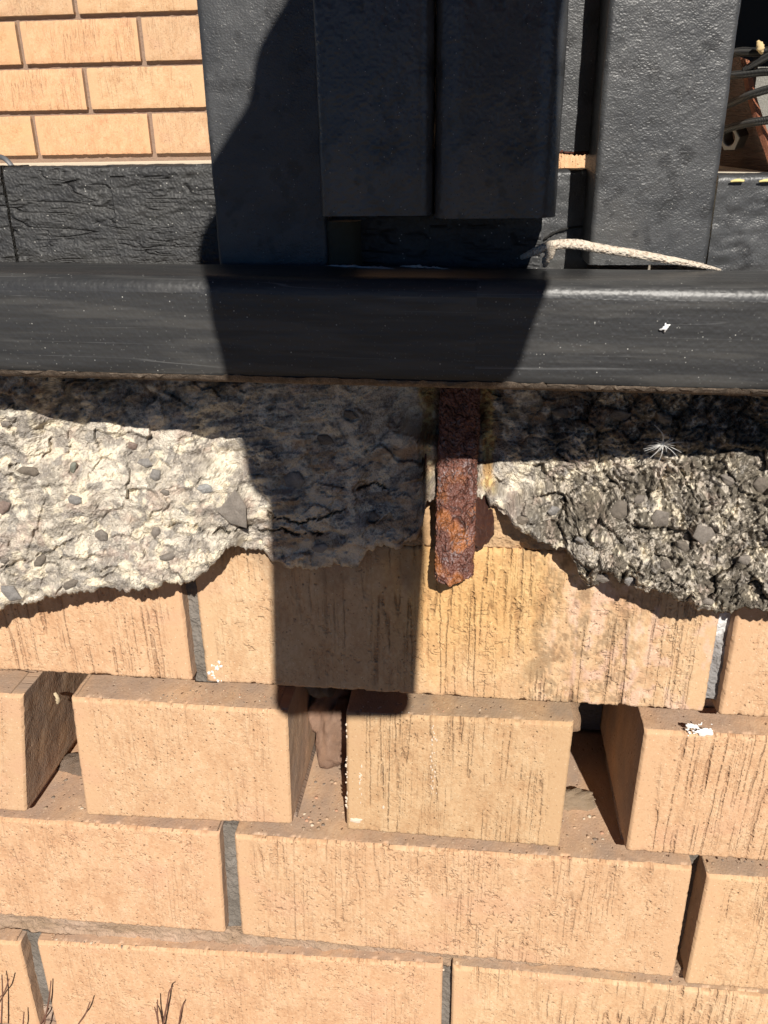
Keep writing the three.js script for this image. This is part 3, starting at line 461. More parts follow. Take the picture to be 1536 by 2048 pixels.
{
  const x0 = -420, x1 = 1950, nx = 940, ny = 180, wrapN = 8, pos = [], idx = [], uv = [];
  const jag = (px) => 6 * fbm(px * 0.035, 1.5, 3, 995) + 3.5 * vn(px * 0.13, 3, 999) + 2.5 * vn(px * 0.31, 5, 1000) + 7 * (hash(Math.floor((px + 9 * vn(px * 0.04, 2, 4)) / 17), 3, 1001) - 0.5);
  const R = ny + wrapN + 1;
  for (let i = 0; i <= nx; i++) {
    const px = mix(x0, x1, i / nx), top = 735, bot = lowEdge(px) + jag(px); let last;
    for (let j = 0; j <= ny; j++) {
      const t = j / ny, py = mix(top, bot, t), edge = (bot - py), z = concreteZ(px, py) - 0.0022 * Math.pow(1 - clamp(edge / 14), 2), P = onz(px, py, z);
      pos.push(P.x, P.y, P.z); uv.push((P.x - CX0) / CXW, (P.y - CY0) / CYH); last = P;
    }
    for (let k = 1; k <= wrapN; k++) { const t = k / wrapN, z = mix(last.z, -0.034, t), y = last.y + 0.004 * Math.min(1, (last.z - z) * 60) + 0.0012 * fbm(px * 0.05, z * 260, 3, 1003); pos.push(last.x, y, z); uv.push((last.x - CX0) / CXW, (y - CY0 + (last.z - z) * 0.5) / CYH); }
  }
  for (let i = 0; i < nx; i++) for (let j = 0; j < R - 1; j++) { const q = i * R + j; idx.push(q, q + 1, q + R, q + 1, q + R + 1, q + R); }
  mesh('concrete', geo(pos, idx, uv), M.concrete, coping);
  const blk = (x, y, z, w, h, d, s) => { const g = new THREE.BoxGeometry(w, h, d); g.translate(x, y, z); return mesh('concrete_slab', g, std({ color: new THREE.Color(0.3, 0.26, 0.21), bumpMap: concBump, bumpScale: 0.0007 }), coping); };
  blk(0, 0.1395, -0.0775, 2.2, 0.118, 0.085); blk(0, 0.1805, -0.004, 0.72, 0.015, 0.06); blk(-0.62, 0.1255, 0, 0.63, 0.09, 0.06); blk(0.515, 0.1255, 0, 0.62, 0.09, 0.06);
  // stones broken out of the concrete
  const stoneCol = { g: [0.37, 0.32, 0.275], b: [0.43, 0.40, 0.375], k: [0.29, 0.245, 0.20], p: [0.42, 0.31, 0.26], n: [0.33, 0.34, 0.28], w: [0.60, 0.59, 0.57], t: [0.32, 0.265, 0.21] };
  const stoneMat = {}; for (const k in stoneCol) { const c = stoneCol[k]; stoneMat[k] = std({ map: tex(128, 128, (i, j) => { const n = 0.85 + 0.22 * fbm(i / 9, j / 9, 4, 1011 + k.charCodeAt(0)) + 0.14 * vn(i / 1.6, j / 1.6, 5); return [c[0] * n, c[1] * n, c[2] * n]; }), bumpMap: concBump, bumpScale: 0.0003, roughness: 0.85 }); }
  const stone = (cx, cy, w, h, rot, k, poly) => {
    const own = poly ? null : STONES.find((q) => q[0] === cx && q[1] === cy);
    let pts = poly; if (!pts) { const n = 5 + Math.floor(rnd(0, 3)); pts = []; for (let i = 0; i < n; i++) { const a = (i + rnd(-0.3, 0.3)) / n * 2 * Math.PI, rr = rnd(0.75, 1.15), x = Math.cos(a) * rr * w / 2, y = Math.sin(a) * rr * h / 2, c = Math.cos(rot), s = Math.sin(rot); pts.push([cx + x * c - y * s, cy + x * s + y * c]); } }
    const pos = [], idx = [], uv = [], n = pts.length, zc = own ? stoneZ(own) : concreteZ(cx, cy) + 0.0006, lift = rnd(0.0002, 0.0009), rings = [[1.0, -0.004], [1.0, -0.0008], [0.94, -0.0001 + lift * 0.6], [0.5, 0.0001 + lift], [0, 0.0002 + lift]];
    const tilt = [rnd(-0.04, 0.04), rnd(-0.04, 0.04)], sub = 4;
    rings.forEach(([s, dz]) => { for (let i = 0; i < n * sub; i++) { const a = pts[Math.floor(i / sub)], b = pts[(Math.floor(i / sub) + 1) % n], f = (i % sub) / sub, x = mix(a[0], b[0], f), y = mix(a[1], b[1], f), X = cx + (x - cx) * s, Y = cy + (y - cy) * s; const P = onz(X, Y, zc + dz + ((X - cx) * tilt[0] + (Y - cy) * tilt[1]) * 0.0012 + 0.0004 * vn(X * 0.2, Y * 0.2, 1021)); pos.push(P.x, P.y, P.z); uv.push(P.x / 0.03, P.y / 0.03); } });
    const w2 = n * sub; for (let r = 0; r < rings.length - 1; r++) for (let i = 0; i < w2; i++) { const a = r * w2 + i, b = r * w2 + (i + 1) % w2; idx.push(a, a + w2, b, b, a + w2, b + w2); }
    const g = geo(pos, idx, uv); mesh('stone', g, stoneMat[k], coping);
  };
  stone(468, 1019, 0, 0, 0, 'g', [[470, 978], [492, 1011], [494, 1057], [460, 1047], [435, 1023]]);
  STONES.forEach((a) => stone(...a));
}

// ---------------------------------------------------------------- corroded bar
{
  const b = onz(908, 1172, 0.02), bar = thing('rusty_bar', 'flaking rusty steel bar hanging down from the rail over the bricks', 'steel bar', [b.x, b.y, b.z]);
  const cx = (y) => mix(-0.0058, -0.0062, clamp((0.16 - y) / 0.09)), cz = (y) => y > 0.114 ? mix(-0.0115, -0.0205, (y - 0.114) / 0.06) : mix(-0.0115, 0.013, sst(0, 1, 0.12 + 0.88 * (0.114 - y) / 0.045) * 1.03 - 0.03);
  const g = prism(rrect(0.0165, 0.012, 0.002, 3), 0, 1, 220, (s, a, c) => {
    const top = 0.172, bottom = 0.0695 + 0.0012 * clamp(Math.abs(a + 0.003) / 0.006) + 0.3 * Math.max(0, a), y = mix(top, bottom, s), w = 1 - 0.05 * sst(0.85, 1, s);
    return V(cx(y) + a * w, y + 0.0006 * vn(a * 900, 2, 1101), cz(y) + c);
  }, { step: 0.0005, disp: (s, p, a, c) => 0.0015 * rustH(p * 1000, s * 100), col: (s, a, c) => { const k = 0.85 + 0.3 * fbm(a * 300, s * 22, 3, 1109); return [Math.min(1, k), Math.min(1, k), Math.min(1, k)]; } });
  { const uv = g.attributes.uv; for (let i = 0; i < uv.count; i++) uv.setXY(i, uv.getY(i), uv.getX(i) * 0.1); }
  mesh('bar', rebase(g, [b.x, b.y, b.z]), M.rust, bar);
  const fl = (px, py, z, w, h, seed) => { const p = onz(px, py, z), gg = new THREE.IcosahedronGeometry(1, 6), q = gg.attributes.position; for (let i = 0; i < q.count; i++) { const k = 1 + 0.9 * fbm(q.getX(i) * 1.6, q.getY(i) * 1.6 + q.getZ(i), 3, seed); q.setXYZ(i, p.x - b.x + q.getX(i) * w * k, p.y - b.y + q.getY(i) * h * k, p.z - b.z + q.getZ(i) * 0.0035 * k); } gg.setAttribute('color', new THREE.Float32BufferAttribute(new Array(q.count * 3).fill(1), 3)); const m = mergeVertices(gg); m.computeVertexNormals(); mesh('rust_flake', m, M.rust, bar); };
  fl(966, 1042, -0.0005, 0.0042, 0.0095, 1111); fl(955, 1078, 0.0, 0.004, 0.005, 1115); fl(848, 955, -0.010, 0.0016, 0.012, 1119);
}

// ---------------------------------------------------------------- black steel rail
const railTilt = -0.0128, railY = (x) => 0.1818 + railTilt * (x + 0.03);
{
  const rail = thing('steel_rail', 'black painted square steel rail crossing in front of the posts', 'rail', [0, railY(0), 0.0465]);
  const g = prism(rrect(0.034, 0.0345, 0.0052, 7), -0.75, 0.75, 500, (s, a, b) => V(s, railY(s) + b, 0.0470 - a * -1).sub(V(0, railY(0), 0.0465)), {
    step: 0.0012, disp: (s, p) => 0.00012 * fbm(s * 60, p * 60, 2, 1201) });
  mesh('rail_tube', g, M.rail, rail);
  {
    const pos = [], idx = [], uv = [], n = 900, m = 7;                              // rusty dust caked along the lower arris, ragged at its upper edge
    for (let i = 0; i <= n; i++) { const x = mix(-0.74, 0.74, i / n), up = -0.0009 + 0.0009 * fbm(x * 70, 2, 3, 1205) + 0.0007 * vn(x * 420, 3, 1207) + 0.0005 * vn(x * 1100, 5, 1209);
      for (let k = 0; k <= m; k++) { const t = k / m, arc = mix(-1.5, -0.35, clamp(t * 1.35)), over = Math.max(0, t - 0.74) / 0.26 * up, r = 0.0052 + 0.00022 * (k === m || k === 0 ? -0.6 : 1) + 0.0001 * vn(x * 700, k, 1211); pos.push(x, railY(x) - 0.01725 + 0.0052 + r * Math.sin(arc) + over - railY(0), 0.0470 + 0.017 - 0.0052 + r * Math.cos(arc) - 0.0465); uv.push(x / 0.03, t * 0.3); } }
    for (let i = 0; i < n; i++) for (let k = 0; k < m; k++) { const q = i * (m + 1) + k; idx.push(q, q + m + 1, q + 1, q + 1, q + m + 1, q + m + 2); }
    const dust = tex(256, 128, (i, j) => { const v = fbm(i / 12, j / 12, 4, 1213), w = vn(i / 1.5, j / 1.5, 1215); return mix3([0.075, 0.057, 0.042], w > 0.5 ? [0.24, 0.19, 0.14] : [0.14, 0.105, 0.078], clamp(0.5 + v + 0.3 * w)); });
    mesh('rust_dust', geo(pos, idx, uv), std({ map: dust, roughness: 1 }), rail);
  }
  const scab = (px0, px1, py, seed) => { const pts = []; for (let i = 0; i <= 40; i++) { const t = i / 40, P = ony(mix(px0, px1, t), py + 4 * t, railY(-0.03) + 0.0176); pts.push(V(P.x, railY(P.x) - railY(0) + 0.0172, clamp(P.z, 0.034, 0.042) - 0.0465 + 0.001 * vn(t * 14, 1, seed))); } return taperTube(pts, [0.0001, 0.0005, 0.0007, 0.0004, 0.0006, 0.0001], 40, 7, 0.6, seed); };
  mesh('paint_flake', scab(650, 790, 531, 1211), std({ color: new THREE.Color(0.42, 0.41, 0.40) }), rail);
  mesh('paint_flake', scab(800, 900, 530, 1215), std({ color: new THREE.Color(0.60, 0.54, 0.48) }), rail);
}

// ---------------------------------------------------------------- posts and boards behind the rail
function post(name, label, px0, px1, zf, w, d, yb, yt, r, mat, opt = {}) {
  const a = onz(px0, 200, zf), b = onz(px1, 200, zf), x = (a.x + b.x) / 2, ww = w ?? (b.x - a.x), t = thing(name, label, 'post', [x, yb, zf - d / 2], opt.group);
  mesh(opt.part ?? 'post_tube', prism(rrect(ww, d, r, 6), 0, yt - yb, opt.n ?? 160, (s, p, q) => V(p + (opt.lean ?? 0) * s, s + (opt.rag && s < 0.001 ? opt.rag(p) : 0), q), { step: opt.step ?? 0.0012, disp: opt.disp }), mat, t);
  return t;
}
{
  const lumps = (amp) => (s, p) => amp * (0.7 * fbm(s * 160, p * 160, 2, 1301) + 0.3 * vn(s * 700, p * 700, 1305));
  post('fence_post', 'flat black painted post half crossed by shadow, beside the brick background', 408, 646, 0.027, null, 0.034, 0.196, 0.62, 0.0022, M.paint, { disp: lumps(0.00022), n: 500 });
  post('fence_post', 'glossy lumpy black post in full sun, behind the pale stick', 1203, 1458, 0.027, null, 0.034, 0.1985, 0.62, 0.0018, M.paint, { disp: lumps(0.00022), n: 500 });
  post('gate_post', 'flat fronted black post wholly in shadow with its foot above the rail', 630, 866, 0.052, null, 0.030, 0.2163, 0.62, 0.004, M.paintSmooth, { disp: lumps(0.0002), n: 200 });
  post('gate_post', 'black post with wide rounded edges catching a bluish sheen, in shadow', 868, 1130, 0.054, null, 0.034, 0.2155, 0.62, 0.0075, M.paintSmooth, { disp: lumps(0.0002), n: 200 });
  post('broken_post', 'black post with a ragged rusted foot that ends above an orange gap', 1080, 1193, 0.004, null, 0.02, 0.2338, 0.62, 0.0015, M.paint, { disp: lumps(0.0002), n: 200 });
  const rs2 = onz(1160, 303, 0.004), scale = thing('rust_crust', 'ragged strip of dark red rust under the broken black post', 'rust', [rs2.x, rs2.y, rs2.z]);
  mesh('crust', taperTube([[-0.012, 0.0008, -0.001], [-0.005, 0, -0.001], [0.002, -0.0005, -0.001], [0.008, 0.0003, -0.001]], [0.0005, 0.0008, 0.0006, 0.0005], 60, 8, 0.8, 1311), std({ color: new THREE.Color(0.09, 0.03, 0.02), roughness: 1 }), scale);
  // boards
  const board = (label, pxa, pxb, pyTop, zf, d, yb, seed, opt = {}) => {
    const a = onz(pxa, pyTop, zf), b = onz(pxb, pyTop, zf), h = a.y - yb, t = thing('timber_board', label, 'board', [(a.x + b.x) / 2, yb, zf - d / 2], 'black boards behind the rail');
    const L = b.x - a.x;
    mesh('plank', prism(rrect(h, d, 0.0016, 3), -L / 2, L / 2, Math.round(L / 0.0009), (s, p, q) => V(s, h / 2 + p, q), { step: 0.0009, disp: (s, p, A, B, nx, ny) => { const y = A * 1000, x = s * 1000 + seed; return 0.0003 * fbm(s * 300, p * 300, 3, seed) - (ny > 0.5 ? (opt.crack ?? 1) * 0.0016 * crackF(x, y + 40) : 0) + 0.0005 * fbm(s * 60, p * 200, 3, seed + 4); } }), opt.mat ?? M.timber, t);
    return t;
  };
  board('rough black timber board with short splits, below the brick background', 4, 436, 335, 0.006, 0.024, 0.192, 60);
  board('black board piece at the picture edge beyond a narrow gap', -420, -2, 338, 0.004, 0.024, 0.192, 460);
  board('short black board with a hairline crack between two posts', 1000, 1189, 341, 0.002, 0.02, 0.19, 160, { crack: 0.15, mat: M.paint });
  board('smooth black board with yellow slivers standing for light along its top', 1438, 2500, 352, 0.010, 0.03, 0.19, 260, { crack: 0.1, mat: M.paint });
  board('black block added to fill the dark recess and stop light under the two shadowed posts', 640, 1085, 431, 0.0195, 0.03, 0.188, 760, { crack: 0.4 });  // block added in the dark recess, sized to shut out light
  // stub in the recess
  const ot = onz(690, 520, 0.024); const st = thing('stub', 'dull olive stub standing in the dark recess below the shadowed post', 'stub', [ot.x, 0.1985, ot.z]);
  mesh('stub_body', prism(rrect(0.0115, 0.011, 0.005, 5), 0, 0.0145, 20, (s, a, b) => V(a, s, b), { disp: (s, p) => 0.0005 * fbm(s * 500, p * 500, 2, 1321) }), std({ color: new THREE.Color(0.05, 0.045, 0.028), roughness: 0.9 }), st);
}

// ---------------------------------------------------------------- stick, seed, flakes, light slots, board crack, cable
const tubeThing = (name, label, cat, pts, radii, n, sides, mat, rough, seed, group) => { const b = pts[0].toArray ? pts[0].toArray() : pts[0]; const m = mesh(name, rebase(taperTube(pts, radii, n, sides, rough, seed), b), mat); m.position.set(...b); return tag(m, label, cat, group); };
{
  const barkT = tex(256, 64, (i, j) => { const v = fbm(i / 5, j / 5, 4, 1401), w = vn(i / 14, j / 3, 1405); return mix3([0.60, 0.51, 0.41], v + 0.5 * w > 0.34 ? [0.33, 0.24, 0.17] : [0.68, 0.61, 0.51], clamp(Math.abs(v) * 1.6)); });
  const barkB = tex(256, 64, (i, j) => 0.5 + 0.5 * fbm(i / 4, j / 4, 3, 1409), true);
  barkT.repeat.set(2, 1); barkB.repeat.set(2, 1);
  const bark = std({ map: barkT, bumpMap: barkB, bumpScale: 0.0008, roughness: 0.95 });
  const zz = 0.038, p0 = onz(1045, 514, zz - 0.004), stick = thing('dry_stick', 'pale dry stick lying on the rail in front of the right post', 'stick', p0.toArray());
  const P = (px, py, z) => onz(px, py, z).sub(p0);
  mesh('stem', taperTube([P(1043, 515, zz - 0.004), P(1070, 503, zz), P(1098, 492, zz + 0.002), P(1145, 488, zz + 0.001), P(1200, 497, zz), P(1270, 508, zz - 0.001), P(1350, 522, zz - 0.002), P(1405, 532, zz - 0.003), P(1442, 540, zz - 0.004)], [0.0008, 0.0013, 0.0016, 0.0016, 0.0015, 0.0014, 0.0012, 0.0008, 0.0003], 150, 14, 0.07, 1413), bark, stick);
  mesh('side_shoot', taperTube([P(1104, 496, zz + 0.002), P(1098, 510, zz + 0.003), P(1092, 522, zz + 0.002), P(1090, 532, zz)], [0.0017, 0.0015, 0.0012, 0.0007], 30, 10, 0.3, 1417), bark, stick);
  tubeThing('board_crack', 'thin dark curved tube standing for the hairline crack in the short black board', 'root', [[1088, 478], [1112, 464], [1140, 456], [1186, 451]].map(([a, b]) => onz(a, b, 0.0028)), [0.0004, 0.0005, 0.0004, 0.0003], 40, 6, std({ color: new THREE.Color(0.012, 0.011, 0.010) }), 0.4, 1421);  // dark tube added to draw the crack in the board
  // white flake on the rail
  const fb = onz(1328, 655, 0.0645), fl = thing('white_flake', 'small white flake stuck to the face of the black rail', 'flake', fb.toArray());
  const wm = std({ color: new THREE.Color(0.85, 0.85, 0.85), roughness: 0.8 });
  [[-0.0013, -0.0006, 0.0012, 0.0003], [0.0003, -0.0014, 0.0002, 0.0014], [-0.0004, 0.0002, 0.0016, 0.0009]].forEach(([a, b, c, d], i) => mesh('flake_scrap', taperTube([[a, b, 0.0002], [(a + c) / 2, (b + d) / 2, 0.0007], [c, d, 0.0003]], [0.0002, 0.00055, 0.0002], 10, 7, 0.5, 1425 + i), wm, fl));
  // seed head with silky hairs in the shade of the rail
  const sc = onz(1325, 888, 0.016), seed = thing('seed_head', 'fluffy white seed with silky hairs caught in the shade under the rail', 'seed', sc.toArray());
  const silk = std({ color: new THREE.Color(0.7, 0.69, 0.66), roughness: 0.6 });
  const hairs = [[-38, 10], [-36, 14], [-34, 19], [-26, 29], [-7, 34], [-4, 20], [30, 26], [38, 17], [34, -6], [22, -10], [14, -20], [-12, -36], [-16, -38], [-24, -4], [-16, -10], [8, 16], [-14, 22], [24, 4], [-30, 4], [42, -4]];
  hairs.forEach(([dx, dy], i) => { const e = onz(1325 + dx, 888 + dy, 0.018 + 0.003 * Math.sin(i * 2.3)).sub(sc), m = onz(1325 + dx * 0.5 + (dy < -15 ? 8 : 3), 888 + dy * 0.5, 0.019).sub(sc); mesh('hair', taperTube([[0, 0, 0], m, e], [0.00015, 0.0001, 0.00006], 12, 5, 0, 3), silk, seed); });
  const sg = new THREE.SphereGeometry(0.001, 12, 8).scale(1, 1.4, 1); mesh('seed_body', sg, silk, seed);
  // yellow slivers painted for sunlight seen through slots along the right-hand board
  const slot_light = std({ color: new THREE.Color(0.72, 0.60, 0.26) });
  [[1461, 1488, 362, 'short yellow sliver painted for a sunlit slot on the smooth black board next to the sunlit post'], [1518, 1548, 362, 'yellow sliver painted for a sunlit slot farther along the smooth black board, away from the sunlit post']].forEach(([a, b, y, l]) => tubeThing('slot_light', l, 'slot_light', [onz(a, y + 1, 0.0112), onz((a + b) / 2, y - 1, 0.0114), onz(b, y, 0.0112)], [0.0003, 0.0006, 0.0004], 14, 7, slot_light, 0.1, 1441, 'painted light slots on the black board'));
  // grey cable at the left
  tubeThing('grey_cable', 'grey cable end curving down behind the rough black board', 'cable', [onz(-60, 318, -0.03), onz(-10, 313, -0.02), onz(14, 321, -0.012), onz(28, 340, -0.012), onz(32, 380, -0.016)], [0.001, 0.001, 0.001, 0.001, 0.001], 40, 10, std({ color: new THREE.Color(0.13, 0.13, 0.135), roughness: 0.5 }), 0, 1);
  // a loose scrap of mortar on the side of the left half brick
  const sp = V(-0.2215, -0.036, -0.031), scrap = mesh('mortar_scrap', taperTube([[0, 0.0035, 0], [0.0012, 0, 0.0004], [0.0003, -0.0035, 0]], [0.0007, 0.0011, 0.0008], 14, 8, 0.5, 1451), std({ color: new THREE.Color(0.5, 0.4, 0.26) }));
  scrap.position.copy(sp); tag(scrap, 'tiny tan scrap stuck to the shaded brick side in the open gap', 'scrap');
}
// lime splashes on bricks: thin crusts with an outline of their own
{
  const lime = std({ color: new THREE.Color(0.68, 0.55, 0.43), roughness: 1 }, ), white = std({ color: new THREE.Color(0.8, 0.76, 0.72), roughness: 1 });
  const crust = (px, py, w, h, z, seed, det = 5) => { const c = onz(px, py, z), g = new THREE.IcosahedronGeometry(1, det), p = g.attributes.position; for (let i = 0; i < p.count; i++) { const k = 1 + 0.5 * fbm(p.getX(i) * 2.4, p.getY(i) * 2.4, 3, seed); p.setXYZ(i, p.getX(i) * w * k, p.getY(i) * h * k, p.getZ(i) * Math.min(0.0006, w * 0.5) * k); } const m = mergeVertices(g); m.computeVertexNormals(); const o = mesh('lime_crust', m, px > 1350 || px < 460 ? white : lime, wall); o.position.copy(c); };
  crust(1408, 1464, 0.0034, 0.0022, 0.0001, 1501); crust(1384, 1452, 0.0026, 0.0012, -0.0006, 1502); for (let i = 0; i < 24; i++) crust(430 + 14 * rnd(-1, 1), 1345 + 22 * rnd(-1, 1), rnd(0.0002, 0.0008), rnd(0.0002, 0.0008), 0, 1700 + i, 2); crust(712, 1640, 0.003, 0.0015, 0.0000, 1504); for (let i = 0; i < 70; i++) { const y = rnd(1440, 1655), c = rnd() < 0.55, x = (c ? 695 + 3 * rnd(-1, 1) : 721 + 2.5 * rnd(-1, 1)) + (y - 1550) * 0.0; if (fbm(y * 0.02, c ? 3 : 9, 2, 1511) < -0.1) continue; crust(x, y, rnd(0.0002, 0.0006), rnd(0.0003, 0.0012), c ? -0.0007 : 0.0, 1520 + i, 2); }
  for (let i = 0; i < 26; i++) crust(868 + 7 * rnd(-1, 1), rnd(1448, 1590), rnd(0.0002, 0.0005), rnd(0.0003, 0.0009), 0, 1620 + i, 2);
  for (let i = 0; i < 30; i++) crust(1398 + 26 * rnd(-1, 1), 1458 + 14 * rnd(-1, 1), rnd(0.0002, 0.0006), rnd(0.0002, 0.0005), 0, 1660 + i, 2);
  crust(767, 1614, 0.0006, 0.001, 0.0002, 1506);
}

{
  const parts = [], col = [];
  const grain = (P, r, c) => { const g = new THREE.IcosahedronGeometry(1, 1), p = g.attributes.position, s = Math.floor(rnd(0, 999)); for (let i = 0; i < p.count; i++) { const k = r * (0.8 + 0.5 * hash(Math.round(p.getX(i) * 50), Math.round(p.getY(i) * 50 + p.getZ(i) * 31), s)); p.setXYZ(i, P.x + p.getX(i) * k, P.y + p.getY(i) * k * 0.7 + r * 0.4, P.z + p.getZ(i) * k); } g.setAttribute('color', new THREE.Float32BufferAttribute(Array.from({ length: p.count }, () => c).flat(), 3)); g.deleteAttribute('uv'); parts.push(g); };
  const cols = [[0.50, 0.34, 0.22], [0.34, 0.24, 0.16], [0.58, 0.48, 0.36], [0.22, 0.17, 0.13], [0.48, 0.27, 0.17]], pick = () => cols[Math.floor(rnd(0, 5))];
  for (let i = 0; i < 90; i++) grain(V(rnd(-0.24, 0.18), -0.0955, rnd(-0.014, -0.002)), rnd(0.0002, 0.0007), pick());
  for (let i = 0; i < 60; i++) grain(V(rnd(-0.19, -0.09), -0.0128, rnd(-0.014, -0.002)), rnd(0.0002, 0.0005), pick());
  for (let i = 0; i < 50; i++) grain(V(rnd(-0.05, 0.048), -0.0118, rnd(-0.014, -0.002)), rnd(0.0002, 0.0005), pick());
  for (const [a, b] of [[-0.228, -0.2], [-0.086, -0.06], [0.051, 0.08]]) for (let i = 0; i < 45; i++) grain(V(rnd(a, b), -0.0952, rnd(-0.05, -0.008)), rnd(0.0003, 0.0012), pick());
  for (let i = 0; i < 260; i++) { const x = rnd(-0.24, 0.12); grain(V(x, mix(-0.1885, -0.1795, (x + 0.25) / 0.45), rnd(-0.006, -0.001)), rnd(0.0003, 0.0011), pick()); }
  const g = mergeGeometries(parts), m = mesh('grit', g, std({ vertexColors: true, roughness: 1 }), wall); m.userData = { kind: 'stuff' };
}
// ---------------------------------------------------------------- dry twigs rising in front of the wall
{
  const twigMat = std({ color: new THREE.Color(0.15, 0.07, 0.045), roughness: 0.8 });
  const plant = (label, stems) => {
    const b = onz(stems[0][0][0], 2150, 0.03), t = thing('dry_shrub', label, 'shrub', [b.x, -0.5, b.z], 'dry shrubs at the wall foot');
    stems.forEach((s, i) => { const pts = s.map(([x, y], k) => onz(x, y, 0.006 + 0.003 * Math.sin(i * 2.1) + 0.002 * k).sub(V(b.x, -0.5, b.z))).reverse(), p0 = pts[0]; const root = V(mix(p0.x, 0, 0.8), 0, mix(p0.z, 0, 0.8)); mesh('stem', taperTube([root, V(mix(root.x, p0.x, 0.5), p0.y * 0.5, mix(root.z, p0.z, 0.6)), ...pts], [0.0016, 0.001, 0.0006, 0.0005, 0.00045, 0.00035], 60, 7, 0.25, 1601 + i), twigMat, t); });
  };
  plant('dry red-brown twigs at the corner by the slanting grey joint', [[[4, 1950], [5, 1985], [3, 2040], [2, 2110]], [[18, 1958], [8, 1985], [-6, 2002], [-30, 2060]], [[102, 1962], [98, 1998], [90, 2040], [80, 2100]], [[48, 2024], [46, 2050], [40, 2100]], [[180, 2004], [170, 2030], [156, 2050], [130, 2100]], [[98, 2016], [86, 2040], [60, 2090]]]);
  plant('three dry twigs standing in front of the lowest brick', [[[347, 1972], [340, 1980], [334, 2010], [326, 2050], [318, 2110]], [[315, 2000], [315, 2030], [318, 2060], [320, 2110]], [[370, 2004], [364, 2016], [358, 2046], [345, 2110]], [[309, 2014], [314, 2032], [318, 2060], [320, 2100]]]);
}

// ---------------------------------------------------------------- house wall across the yard
{
  const h = thing('house_wall', 'sunlit orange brick house wall across the yard behind the fence', 'brick wall', [0, 0.2225, -1.47]);
  const zf = -1.47, pitch = 0.0835, geos = [];
  for (let k = 0; k < 6; k++) geos.push([0.2365].map(() => brickGeo([V(-0.1185, 0.0735), V(0.1185, 0.0735), V(0.1185, 0), V(-0.1185, 0)], 0.09, k, k === 2 || k === 3 ? [0, 0.5] : [0, 1], 0.006, [rnd(0.82, 0.96), rnd(0.82, 0.92), rnd(0.78, 0.9)], 1700 + k, null, 0.6))[0]);
  const cy = (py) => onz(150, py, zf).y, y0 = cy(131), jx = onz(38, 85, zf).x;
  for (let r = -2; r < 8; r++) for (let c = -3; c < 8; c++) {
    const y = y0 + r * pitch - 0.2225; if (y < -0.08) continue;
    const x = jx + 0.125 + c * 0.2475 + (((r % 2) + 2) % 2 ? 0.1237 : 0);
    const m = mesh('brick', geos[Math.floor(rnd(0, 6))], M.brick, h); m.position.set(x, y + 0.005, 0.0); m.rotation.x = rnd(-0.006, 0.012);
  }
  const back = new THREE.BoxGeometry(3.4, 1.3, 0.085); back.translate(0.1, 0.55, -0.0545);
  back.setAttribute('color', new THREE.Float32BufferAttribute(Array.from({ length: back.attributes.position.count }, () => [0.34, 0.235, 0.175]).flat(), 3));
  mesh('mortar', back, M.mortar, h);
}

{
  const a = onz(1060, 322, -0.2), b = onz(1215, 322, -0.2), lb = mesh('loose_brick', brickGeo([V(0, 0.05), V(b.x - a.x + 0.03, 0.05), V(b.x - a.x + 0.03, 0), V(0, 0)], 0.1, 2, [0, 0.5], 0.004, [1, 1, 1], 1751, null, 0.5), M.brick);
  lb.position.set(a.x, 0.2225, -0.2); tag(lb, 'orange brick seen through the gap under the broken post', 'brick');
}
